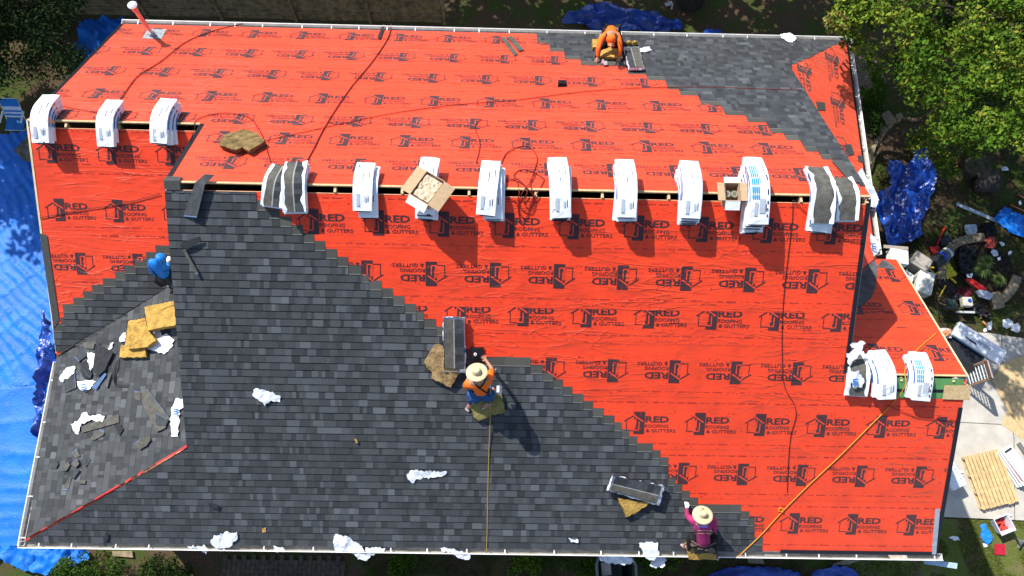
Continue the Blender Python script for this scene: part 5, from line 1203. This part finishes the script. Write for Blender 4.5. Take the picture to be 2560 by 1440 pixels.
for s in (-1,1): b=MB(); b.lathe(c+Vector((s*.36,.36,.12)),[(.12,-.03),(.12,.03),(0,.03)],BLK,ax=(1,0,0),closed=True); b.build('wheel',o)
# stone slabs below the right gutter
for pts,l in (([(1868,1393),(1905,1393),(1912,1410),(1872,1408)],'tan stone slab just below the foot of the orange rope'),([(2120,1396),(2165,1396),(2120,1412),(2080,1412)],'shaded tan stone slab beside the dark tarps'),([(280,1378),(330,1378),(332,1394),(282,1390)],'tan stone slab below the left end of the front gutter')):
    b=patch(G,pts,0,.08,.01,.1,5,mats=[MT['stone']],seed=4); item(b,'stone_slab',l,'stone')
# planter ring
cx=g(2462,685,0); o=thing('planter_ring',cx,'curved ring of tan paving blocks around the weedy planting bed','planter'); n=0
ringpx=[(2352,700),(2358,668),(2368,635),(2385,612),(2412,600),(2440,594),(2462,592)]; ring2=[(2543,690),(2535,715),(2515,740),(2490,758)]
for rp_ in (ringpx,ring2):
    pts=curve([g(x,y,.12) for x,y in rp_],3)
    for a,c2 in zip(pts,pts[1:]):
        d=(c2-a); nn=d.cross(Vector((0,0,1))).normalized(); b=MB(); b.obox((a+c2)/2-Vector((0,0,.05)),d*.48,nn*.13,(0,0,.07),MT['stone']); b.build('block',o,bevel=.012)
b=MB(); q=g(2489,752,.1); b.obox(q,(.16,.03,0),(-.03,.24,0),(0,0,.1),MT['stone']); b.build('block',o,bevel=.015)
flatpoly('planting_bed',[(2385,640),(2410,610),(2460,605),(2520,640),(2540,690),(2500,740),(2440,735),(2395,700)],.03,.04,simple('dark_mulch',(.035,.022,.015),.95,.4,bump=1),'dark mulch inside the planter ring','soil')
rn=random.Random(3)
def grassclump(x,y,r,n,label):
    c=g(x,y,.03); b=MB()
    for k in range(n):
        a=rn.uniform(0,6.28); d=Vector((math.cos(a),math.sin(a),0)); s=Vector((-d.y,d.x,0))*.009; L_=r*rn.uniform(.6,1.1); col=rn.choice([(.16,.22,.05),(.22,.27,.08),(.10,.16,.04)])
        p1=c+d*L_*.4+Vector((0,0,r*.75)); p2=c+d*L_+Vector((0,0,r*.45)); b.face([c-s,c+s,p1+s,p1-s],MT['leaf'],col); b.face([p1-s,p1+s,p2],MT['leaf'],col)
    tag(b.build('grass_clump'),label,'plant','spiky grass clumps in the planter')
grassclump(2458,658,.30,110,'upper spiky grass clump in the planter'); grassclump(2448,678,.34,150,'largest spiky grass clump in the middle of the planter'); grassclump(2490,705,.27,130,'lowest spiky grass clump near the ring blocks')
def cyl(name,a,c2,r,m,label,cat,bands=(),seg=18,caps=None):
    o=thing(name,a,label,cat); a=Vector(a);c2=Vector(c2);d=c2-a; b=MB(); b.lathe(a,[(0,0),(r*.95,0),(r,d.length*.03),(r,d.length),(r*.85,d.length),(r*.8,d.length*.6),(0,d.length*.6)],m,ax=d,seg=seg,side=(0,0,1)); b.build('body',o,smooth=False)
    for t,w_,m2 in bands: b=MB(); b.lathe(a+d*t,[(r*1.02,-w_),(r*1.03,0),(r*1.02,w_)],m2,ax=d,seg=seg,side=(0,0,1)); b.build('band',o)
    return o
BKT=simple('black_bucket',(.015,.016,.02),.4); 
cyl('bucket',g(2330,660,.2),g(2352,646,.2),.19,BKT,'black bucket lying open end to the right','bucket')
cyl('water_jug',g(2350,647,.2),g(2374,628,.2),.17,simple('smoky_plastic',(.10,.13,.14),.3),'large grey jug with blue and white bands on the grass','jug',bands=((.2,.05,simple('royal_blue',(.01,.05,.45),.4)),(.75,.04,simple('white_band',(.6,.62,.6),.5))))
c=g(2314,683,0); o=cyl('gas_can',c,c+Vector((0,0,.3)),.17,simple('dark_red_plastic',(.22,.02,.03),.45),'dark red round fuel can with yellow handle','fuel can'); b=MB(); b.tube(curve([c+Vector(p) for p in ((-.02,.12,.31),(-.08,.06,.40),(.03,.02,.40),(.06,.10,.31))],4),.02,simple('yellow_plastic',(.75,.45,.02),.4)); b.build('handle',o)
def cooler(x,y,ang,sx,sy,H,m,ml,label,name='cooler'):
    c=g(x,y,0); a=Vector((math.cos(ang),math.sin(ang),0)); e=Vector((-a.y,a.x,0)); o=thing(name,c,label,'cooler'); b=MB(); b.obox(c+Vector((0,0,H*.42)),a*sx,e*sy,(0,0,H*.42),m); b.build('body',o,bevel=.03)
    b=MB(); b.obox(c+Vector((0,0,H*.92)),a*sx*1.03,e*sy*1.03,(0,0,H*.07),ml); b.build('lid',o,bevel=.03)
    b=MB(); b.obox(c+Vector((0,0,H)),a*sx*.7,e*sy*.62,(0,0,.012),ml); b.build('lid_panel',o,bevel=.01)
    for s in (-1,1): b=MB(); b.tube(curve([c+a*s*sx*1.03+e*sy*.5+Vector((0,0,H*.6)),c+a*s*(sx+.07)+Vector((0,0,H*.55)),c+a*s*sx*1.03-e*sy*.5+Vector((0,0,H*.6))],3),.016,ml); b.build('handle',o)
    return o
cooler(2284,666,-.62,.27,.22,.48,simple('taupe',(.30,.27,.24),.5),simple('taupe_lid',(.36,.33,.29),.5),'taupe cooler with raised lid rim beside the white cooler')
cooler(2297,716,1.25,.34,.22,.42,simple('cooler_white',(.66,.66,.60),.45),simple('cooler_lid',(.70,.70,.64),.45),'large white cooler nearest the porch roof edge')
b=patch(G,[(2258,682),(2268,672),(2283,690),(2280,705),(2265,720),(2276,735),(2262,745),(2250,700)],.25,.01,.1,.04,9,mats=[MT['wrap']],ridged=True,seed=8); item(b,'rag','white rag hanging on the near side of the white cooler','rag')
q=PB.z(14.9,.1); c=P(PL(q-9-.4,0,0),2243,645); o=thing('foam_box',c,'white box with beige flap beside the porch roof corner','box'); b=MB(); b.obox(c,(.20,-.03,0),(.02,.17,0),(0,0,.12),simple('box_white',(.78,.78,.78),.5)); b.build('body',o,bevel=.01); b=MB(); b.obox(c+Vector((-.05,.22,.1)),(.28,-.02,0),(0,.035,.01),(0,0,.01),simple('beige_flap',(.40,.34,.28))); b.build('flap',o)
def rag(out,label,m,h0=.02,amp=.1,name='cloth',cat='cloth',seed=1,freq=8,group=None):
    b=patch(G,out,h0,.01,amp,.04,freq,tear=.01,mats=[m],ridged=True,seed=seed); return tag(b.build(name,smooth=True),label,cat,group)
YB=simple('yellow_bag',(.75,.62,.03),.4,.1,bump=.5); rag([(2352,672),(2360,662),(2370,656),(2392,685),(2390,690),(2375,693),(2369,700),(2362,690),(2351,682)],'bright yellow plastic bag among the tools',YB,name='plastic_bag',cat='bag',seed=3,amp=.16)
rag([(2462,602),(2470,594),(2482,592),(2489,605),(2485,620),(2475,623),(2465,616)],'salmon red bag sitting on the planter ring',simple('salmon',(.50,.09,.07),.6),name='drawstring_bag',cat='bag',h0=.15,amp=.2,seed=4)
rag([(2412,562),(2438,560),(2443,575),(2443,588),(2434,590),(2420,590),(2414,578)],'pale crumpled t shirt on the grass above the planter',simple('pale_cloth',(.52,.62,.70),.7),name='t_shirt',seed=5,amp=.1)
rag([(2449,565),(2460,558),(2485,558),(2492,575),(2490,592),(2460,592),(2448,585)],'black bag on the grass above the planter',BLK,name='bag',cat='bag',seed=6,amp=.2)
rag([(2395,625),(2412,612),(2432,622),(2440,640),(2436,665),(2440,690),(2420,695),(2402,680),(2394,650)],'black plastic sheeting filling the left half of the planter',simple('black_plastic',(.02,.018,.02),.4,bump=.6),name='plastic_sheet',cat='plastic sheet',seed=7,amp=.25)
rag([(2416,685),(2432,684),(2430,694),(2418,694)],'small white cloth at the lower edge of the black plastic sheeting',MT['wrap'],seed=8,h0=.2,amp=.05)
rag([(2338,690),(2350,690),(2400,735),(2440,760),(2478,790),(2470,798),(2430,780),(2380,740),(2345,712)],'long black contractor bag strung diagonally across the tool pile',simple('black_plastic',(.02,.018,.02),.4),name='contractor_bag',cat='bag',seed=9,amp=.22)
rag([(2392,722),(2410,716),(2432,728),(2428,748),(2405,745),(2392,735)],'dark red cloth in the tool pile',simple('maroon_cloth',(.12,.01,.02),.8),seed=10)
rag([(2422,750),(2446,760),(2448,778),(2430,775)],'dark purple cloth by the green toolbox',simple('plum_cloth',(.07,.02,.05),.8),seed=11)
for out,l,s in (([(2507,800),(2520,796),(2532,804),(2530,815),(2518,822),(2506,815)],'left one of two white plastic bags near the concrete',12),([(2527,812),(2545,808),(2552,822),(2545,832),(2530,828)],'right one of two white plastic bags near the concrete',13),([(2467,808),(2478,803),(2480,815),(2478,825),(2468,825)],'small white bag at the end of the orange tubes',14),([(2497,606),(2505,603),(2512,612),(2503,616)],'small white cup beside the salmon bag',15),([(2476,628),(2484,624),(2495,630),(2494,640),(2485,642)],'white wrapper litter right of the spiky grass',16),([(2492,645),(2500,642),(2502,650),(2494,652)],'tiny white litter below the wrapper litter',17),([(2520,630),(2527,626),(2530,634),(2524,638)],'tiny white litter at the right of the planter',18),([(2503,420),(2512,416),(2522,424),(2518,428),(2505,426)],'crushed pale cup on the shaded grass',19),([(2458,822),(2464,820),(2466,828),(2459,830)],'small blue and white cup on the grass by the concrete',20),([(2545,505),(2550,500),(2553,510),(2547,514)],'white can beside the upper orange handle',21)):
    rag(out,l,MT['wrap'],name='litter',cat='litter',seed=s,amp=.08)
def bar(name,pts,r,m,label,cat,h=.05,parent=None):
    b=MB(); b.tube([g(x,y,h) for x,y in pts],r,m,seg=8); o=b.build(name,parent,smooth=True)
    return tag(o,label,cat) if not parent else o
RP=simple('red_plastic',(.50,.02,.015),.4); c=g(2340,625,.05)
o=thing('dustpan',c,'long handled red dustpan lying on the grass','dustpan'); bar('handle',[(2362,568),(2342,612)],.03,RP,'','',.10,o); b=MB(); b.prism([tuple(q) for q in (g(2324,617,.1),g(2334,640,.06),g(2352,628,.06),g(2346,614,.1))],(0,0,-.05),RP); b.build('pan',o)
b=MB(); b.prism([tuple(q) for q in (g(2372,582,.12),g(2350,600,.12),g(2356,614,.12),g(2382,606,.12))],(0,0,-.08),simple('dark_bristle',(.03,.035,.05),.9)); item(b,'broom_head','dark broom head beside the red dustpan','broom')
bar('pole',[(2330,640),(2393,600)],.025,simple('dark_pole',(.04,.045,.05),.4),'dark pole lying between dustpan and planter ring','pole')
bar('level',[(2345,748),(2364,714)],.022,simple('yellow_tool',(.7,.5,.03),.5),'yellow measuring stick standing in the tool pile','tool',.2)
bar('hand_tool',[(2376,694),(2390,708)],.03,simple('yellow_tool',(.7,.5,.03),.5),'short yellow tool beside the yellow bag','tool',.15)
o=thing('shovel',g(2440,730,.1),'shovel with pale blade lying across the planter ring','shovel'); bar('handle',[(2402,690),(2443,730)],.022,BLK,'','',.25,o); b=MB(); b.prism([tuple(q) for q in (g(2438,728,.27),g(2448,742,.27),g(2475,750,.24),g(2484,738,.24),g(2470,728,.24),g(2450,724,.27))],(0,0,-.02),simple('pale_steel',(.45,.48,.52),.4,metal=.4)); b.build('blade',o)
b=MB(); b.obox(g(2438,712,.12),(.24,-.20,0),(.06,.07,0),(0,0,.06),RP); item(b,'red_tool_tray','long red tray between shovel and grass clump','tray',bevel=.02)
for a,c2,l in (((2450,779),(2453,797),'upper orange caulk tube lying by the tool pile'),((2456,803),(2470,817),'lower orange caulk tube lying by the tool pile')): bar('caulk_tube',[a,c2],.025,simple('orange_tube',(.65,.25,.10),.5),l,'tube')
for a,c2,l in (((2545,486),(2566,498),'upper orange tool handle at the right edge'),((2526,512),(2570,532),'lower orange tool handle at the right edge')): bar('tool_handle',[a,c2],.02,simple('orange_tube',(.65,.30,.08),.5),l,'tool handle')
b=MB(); a=g(2392,509,.06);c=g(2516,562,.06); d=(c-a);nn=d.cross(Vector((0,0,1))).normalized()*.055; b.prism([tuple(a+nn),tuple(a-nn),tuple(c-nn),tuple(c+nn)][::-1],(0,0,-.04),simple('pale_gutter',(.42,.50,.54),.45)); item(b,'metal_flashing','long pale metal strip lying diagonally on the shaded grass','flashing')
# green air compressor with jug
c=g(2372,772,0); o=thing('air_compressor',c,'dark green air compressor with twin tanks in the shade','air compressor'); GRN=simple('dark_green',(.02,.07,.045),.4)
for dy in (-.14,.14): b=MB(); b.lathe(c+Vector((-.42,dy,.25)),[(0,0),(.08,.01),(.11,.06),(.11,.78),(.08,.83),(0,.84)],GRN,ax=(1,0,0),seg=16); b.build('tank',o,smooth=True)
b=MB(); b.obox(c+Vector((-.22,.0,.45)),(.14,0,0),(0,.14,0),(0,0,.10),simple('engine_grey',(.07,.08,.08),.5)); b.lathe(c+Vector((-.22,.0,.55)),[(.11,0),(.10,.06),(0,.07)],simple('engine_green',(.05,.10,.07)),seg=14); b.build('engine',o,bevel=.01)
for dx,w_ in ((.05,.07),(.32,.2)): b=MB(); b.obox(c+Vector((dx,-.20,.36)),(w_,0,0),(0,.03,0),(0,0,.012),simple('silver_label',(.5,.52,.52),.4)); b.build('label_plate',o)
b=MB(); b.tube([c+Vector((-.5,-.24,.3)),c+Vector((.5,-.24,.3)),c+Vector((.5,.24,.3)),c+Vector((-.5,.24,.3)),c+Vector((-.5,-.24,.3))],.02,BLK); b.build('frame',o)
for s in range(5):
    b=MB(); a0=rn.uniform(0,6.28); b.tube(curve([c+Vector((-.45+rn.uniform(-.1,.1),.1+rn.uniform(-.1,.1),.40)) ,c+Vector((-.35+.15*math.cos(a0),.1+.15*math.sin(a0),.50)),c+Vector((-.25,.05,.42))],4),.012,simple('tan_hose',(.30,.22,.13))); b.build('hose_coil',o)
c=g(2411,758,.35); o=thing('plastic_jug',c,'square off white plastic jug with blue cap on the compressor','jug'); b=MB(); b.obox(c+Vector((0,0,.09)),(.14,0,0),(0,.14,0),(0,0,.10),simple('offwhite',(.52,.50,.42),.5)); b.build('body',o,bevel=.03); b=MB(); b.lathe(c+Vector((.04,.02,.19)),[(.05,0),(.05,.03),(0,.03)],simple('royal_blue',(.05,.25,.6)),seg=14); b.build('cap',o)
for pts,l,mm_ in (([(2412,400),(2435,388),(2470,392),(2480,415),(2478,438),(2452,436),(2430,440),(2415,425)],'moss green boulder on the shaded grass',simple('mossy',(.075,.07,.035),.95,.3,bump=.8)),([(2444,424),(2498,424),(2502,470),(2446,470)],'dark square paving slab in front of the boulder',simple('dark_slab',(.065,.055,.045),.95,.2,bump=.3))):
    b=patch(G,pts,0,.25 if 'boulder' in l else .12,.12 if 'boulder' in l else .01,.08,3,mats=[mm_],seed=5); item(b,'boulder' if 'boulder' in l else 'paving_slab',l,'stone',smooth='boulder' in l)
# bag of screws, dark pallet of bundles, wrapped bundle, railing
o=rag([(2345,828),(2352,820),(2372,820),(2380,832),(2378,845),(2355,848)],'clear plastic bag of orange fasteners at the porch roof edge',simple('clear_bag',(.55,.50,.46),.3),name='fastener_bag',cat='bag',h0=.9,seed=31,amp=.08)
b=MB()
for k in range(6): a=g(2355+k*3.5,838-k%3*5,1.05); b.obox(a,(.06,.03,0),(-.01,.02,0),(0,0,.02),simple('orange_tube',(.65,.25,.05)))
ch_=b.build('fasteners',o)
c=P(G,2408,878,.85)-Vector((0,0,.85)); o=thing('bundle_pallet',c,'tall stack of dark shingle bundles beside the porch','shingle stack'); a=Vector((math.cos(-.62),math.sin(-.62),0)); e=Vector((-a.y,a.x,0))
b=MB(); b.obox(c+Vector((0,0,.45)),a*.56,e*.27,(0,0,.40),simple('black_stack',(.018,.02,.025),.5)); b.build('bundles',o,bevel=.02); 
c2=g(2441,860,.9); o=thing('shingle_bundle',c2,'large white wrapped bundle with blue stripe lying on the dark stack','shingle bundle'); b=MB(); b.obox(c2+Vector((0,0,.08)),a*.72,e*.23,(0,0,.09),MT['wrap']); b.build('wrapper',o,bevel=.03)
b=MB(); b.obox(c2-e*.233+Vector((0,0,.05)),a*.66,e*.003,(0,0,.025),MT['blueprint']); b.obox(c2+Vector((-.25,.06,.172)),a*.16,e*.018,(0,0,.002),MT['darkprint']); b.obox(c2+Vector((-.2,0.0,.172)),a*.12,e*.016,(0,0,.002),MT['darkprint']); b.obox(c2+Vector((.1,-.08,.172)),a*.2,e*.05,(0,0,.002),MT['grayprint']); b.build('print',o)
bs=.35
a0=g(2412,922,bs+.02);b0=g(2424,964,bs+.02); o=thing('porch_railing',a0,'brown framed stair railing with white bars beside the porch roof corner','railing'); hgt=(0,0,1.02)
up=Vector(hgt); b=MB(); b.obox((a0+b0)/2+up,(b0-a0)*.5,(.045,0,0),(0,0,.05),MT['brown']); b.obox((a0+b0)/2+up+Vector((.0,0,.052)),(b0-a0)*.5,(.014,0,0),(0,0,.003),simple('rail_highlight',(.45,.40,.42),.3)); b.build('handrail',o)
for q in (a0,b0): b=MB(); b.obox(q+up*.5,(.03,0,0),(0,.03,0),(0,0,.5),simple('post_wood',(.25,.17,.11))); b.build('post',o)
for k in range(7): t=.06+k*.135; b=MB(); b.tube([a0+up*t,b0+up*t],.014,MT['white']); b.build('bar',o)
for k in range(1,4): b=MB(); q=a0.lerp(b0,k/4); b.tube([q,q+up*.95],.006,MT['alu']); b.build('wire',o)
for pts,l,hh in (([(2479,949),(2505,911),(2550,889),(2700,900),(2750,1000),(2610,1140),(2562,1078),(2520,1026)],'large particle board sheet on the concrete at the right edge',.09),([(2519,1027),(2504,1061),(2600,1130),(2640,1120),(2560,1075)],'second particle board sheet partly under the large one',.07)):
    w_=[P(G,x,y,hh) for x,y in pts]; ar=sum(w_[i].x*w_[(i+1)%len(w_)].y-w_[(i+1)%len(w_)].x*w_[i].y for i in range(len(w_)))
    if ar<0:w_=w_[::-1]
    b=MB(); b.prism([tuple(q) for q in w_],(0,0,-.018),MT['osb']); item(b,'particle_board',l,'particle board')
# pallet
A=g(2409,1142,.2);Bq=g(2500,1122,.2);C=g(2544,1256,.2);D=g(2457,1275,.2); o=thing('pallet',(A+Bq+C+D)/4-Vector((0,0,.2)),'pale pine shipping pallet with ten top boards on the concrete','pallet')
e1=(Bq-A);e2=(D-A); n=10
for k in range(n):
    t0=(k+.04)/n;t1=(k+.86)/n; b=MB(); dz=random.uniform(-.004,.004); q=[A+e1*t0,A+e1*t1,A+e1*t1+e2*random.uniform(.985,1.01),A+e1*t0+e2*random.uniform(.985,1.01)][::-1]
    b.prism([tuple(p+Vector((0,0,dz))) for p in q],(0,0,-.018),MT['wood']); b.build('board',o)
for t in (.03,.36,.68,.96):
    b=MB(); q=[A+e2*(t-.02)-e1*.01,A+e2*(t-.02)+e1*1.0,A+e2*(t+.02)+e1*1.0,A+e2*(t+.02)-e1*.01][::-1]; b.prism([tuple(p-Vector((0,0,.022))) for p in q],(0,0,-.10),MT['wood']); b.build('stringer',o)
for t in (.02,.5,.96):
    b=MB(); q=[A+e2*0-e1*.0+e1*(t-.02),A+e1*(t+.02),A+e1*(t+.02)+e2,A+e1*(t-.02)+e2][::-1]; b.prism([tuple(p-Vector((0,0,.123))) for p in q],(0,0,-.018),MT['wood']); b.build('base_board',o)
# white bundles right of the pallet
rn=random.Random(77)
for k,(l,dx,dy) in enumerate((('lowest white wrapped bundle in the fan beside the pallet',0,0),('second white wrapped bundle in the fan beside the pallet',.07,.02),('third white wrapped bundle in the fan beside the pallet, with red print',.14,.05),('top white wrapped bundle in the fan beside the pallet',.22,.08))):
    c=g(2528,1165,.06+k*.09)+Vector((dx-.05,dy-.05,0)); o=thing('shingle_bundle',c,l,'shingle bundle','white bundles fanned out beside the pallet'); ang=-1.12+k*.03; a=Vector((math.cos(ang),math.sin(ang),0)); e=Vector((-a.y,a.x,0)); b=MB(); b.obox(c+Vector((0,0,.04)),a*.52,e*.17,(0,0,.04),MT['wrap']); b.build('wrapper',o,bevel=.02)
    b=MB(); b.obox(c+a*.1-e*.12+Vector((0,0,.0815)),a*.3,e*.025,(0,0,.0015),simple('dark_red_ink',(.40,.03,.06)) if k==2 or k==1 else MT['grayprint']); b.obox(c-a*.44+Vector((0,0,.0815)),a*.03,e*.12,(0,0,.0015),MT['darkprint']); 
    for j in range(5): b.obox(c+a*(-.3+j*.13)+e*.06+Vector((0,0,.0815)),a*.018,e*.006,(0,0,.0015),MT['darkprint'])
    b.build('print',o)
c=g(2372,1175,.5); o=thing('shingle_bundle',c-Vector((0,0,.4)),'white wrapped bundle poking out under the right rake edge','shingle bundle'); b=MB(); ang=-1.15; a=Vector((math.cos(ang),math.sin(ang),0)); e=Vector((-a.y,a.x,0)); b.obox(c,a*.50,e*.22,(0,0,.06),MT['wrap']); b.build('wrapper',o,bevel=.02)
b=MB()
for j in range(5): b.obox(c+a*(-.25+j*.14)+e*.14+Vector((0,0,.0615)),a*.03,e*.01,(0,0,.0015),MT['darkprint'])
b.build('print',o)
# litter and things on the lawn
c=g(2492,1312,0); o=thing('storage_tub',c,'white plastic tub full of red scraps on the lawn','tub'); TB=simple('tub_plastic',(.62,.60,.64),.35); b=MB(); a=Vector((math.cos(.35),math.sin(.35),0)); e=Vector((-a.y,a.x,0)); prof=((.14,0),(.21,.34),(.225,.35),(.195,.35),(.13,.02))
for (r0,z0_),(r1,z1_) in zip(prof,prof[1:]):
    for k in range(4):
        s=[(-1,-1),(1,-1),(1,1),(-1,1)]; p0,p1=s[k],s[(k+1)%4]; b.face([c+a*p0[0]*r0+e*p0[1]*r0+Vector((0,0,z0_)),c+a*p1[0]*r0+e*p1[1]*r0+Vector((0,0,z0_)),c+a*p1[0]*r1+e*p1[1]*r1+Vector((0,0,z1_)),c+a*p0[0]*r1+e*p0[1]*r1+Vector((0,0,z1_))],TB)
b.build('body',o,bevel=.01); b=MB(); rn=random.Random(2)
for k in range(26): p=c+a*rn.uniform(-.13,.13)+e*rn.uniform(-.13,.13)+Vector((0,0,rn.uniform(.1,.2))); b.obox(p,(rn.uniform(.02,.05),rn.uniform(-.02,.02),.01),(.0,.03,.005),(0,0,.012),simple('red_scrap',(.55,.05,.04)))
b.build('red_scraps',o)
rag([(2453,1312),(2462,1308),(2470,1325),(2478,1335),(2480,1348),(2472,1362),(2458,1355),(2452,1335)],'bright blue t shirt crumpled on the lawn',simple('bright_blue_cloth',(.01,.20,.62),.7,bump=.4),name='t_shirt',seed=41,amp=.08)
rag([(2457,1358),(2466,1358),(2470,1366),(2460,1368)],'small white cloth at the end of the blue t shirt',MT['wrap'],seed=42,amp=.05)
b=patch(G,[(2488,1360),(2512,1360),(2514,1388),(2487,1386)],.02,.03,.01,.05,6,mats=[simple('crimson_mat',(.42,.01,.03),.8)],seed=6); item(b,'seat_cushion','square crimson cushion on the lawn','cushion',bevel=.01)
rag([(2372,1344),(2382,1340),(2396,1342),(2398,1350),(2384,1351)],'white cap with yellow trim lying on shaded lawn',MT['wrap'],name='cap_hat',cat='cap',seed=43,amp=.08)
b=MB(); b.lathe(g(2542,1357,.1),[(.15,0),(.05,.14),(.03,.3)],simple('grey_funnel',(.16,.16,.15),.6),ax=(.9,.2,.15),seg=16); b.tube([g(2548,1356,.14),g(2600,1352,.14)],.02,simple('grey_funnel',(.16,.16,.15),.6)); item(b,'metal_funnel','grey metal cone on a rod lying at the right edge of the lawn','funnel')
for x,y,l in ((2523,1287,'crumpled paper on the concrete edge'),(2403,1180,'crumpled paper on the concrete left of the pallet')):
    rag([(x-5,y-3),(x+4,y-4),(x+6,y+2),(x-2,y+4)],l,MT['wrap'],h0=.07,name='paper_scrap',cat='litter',seed=x,amp=.05)
b=MB(); a=g(2546,1108,.09);c=g(2575,1150,.09); b.obox((a+c)/2,(c-a)*.5,(.05,.03,0),(0,0,.02),simple('grey_tool',(.15,.15,.14),.5)); item(b,'pry_bar','flat grey pry bar at the right edge near the particle board','tool')
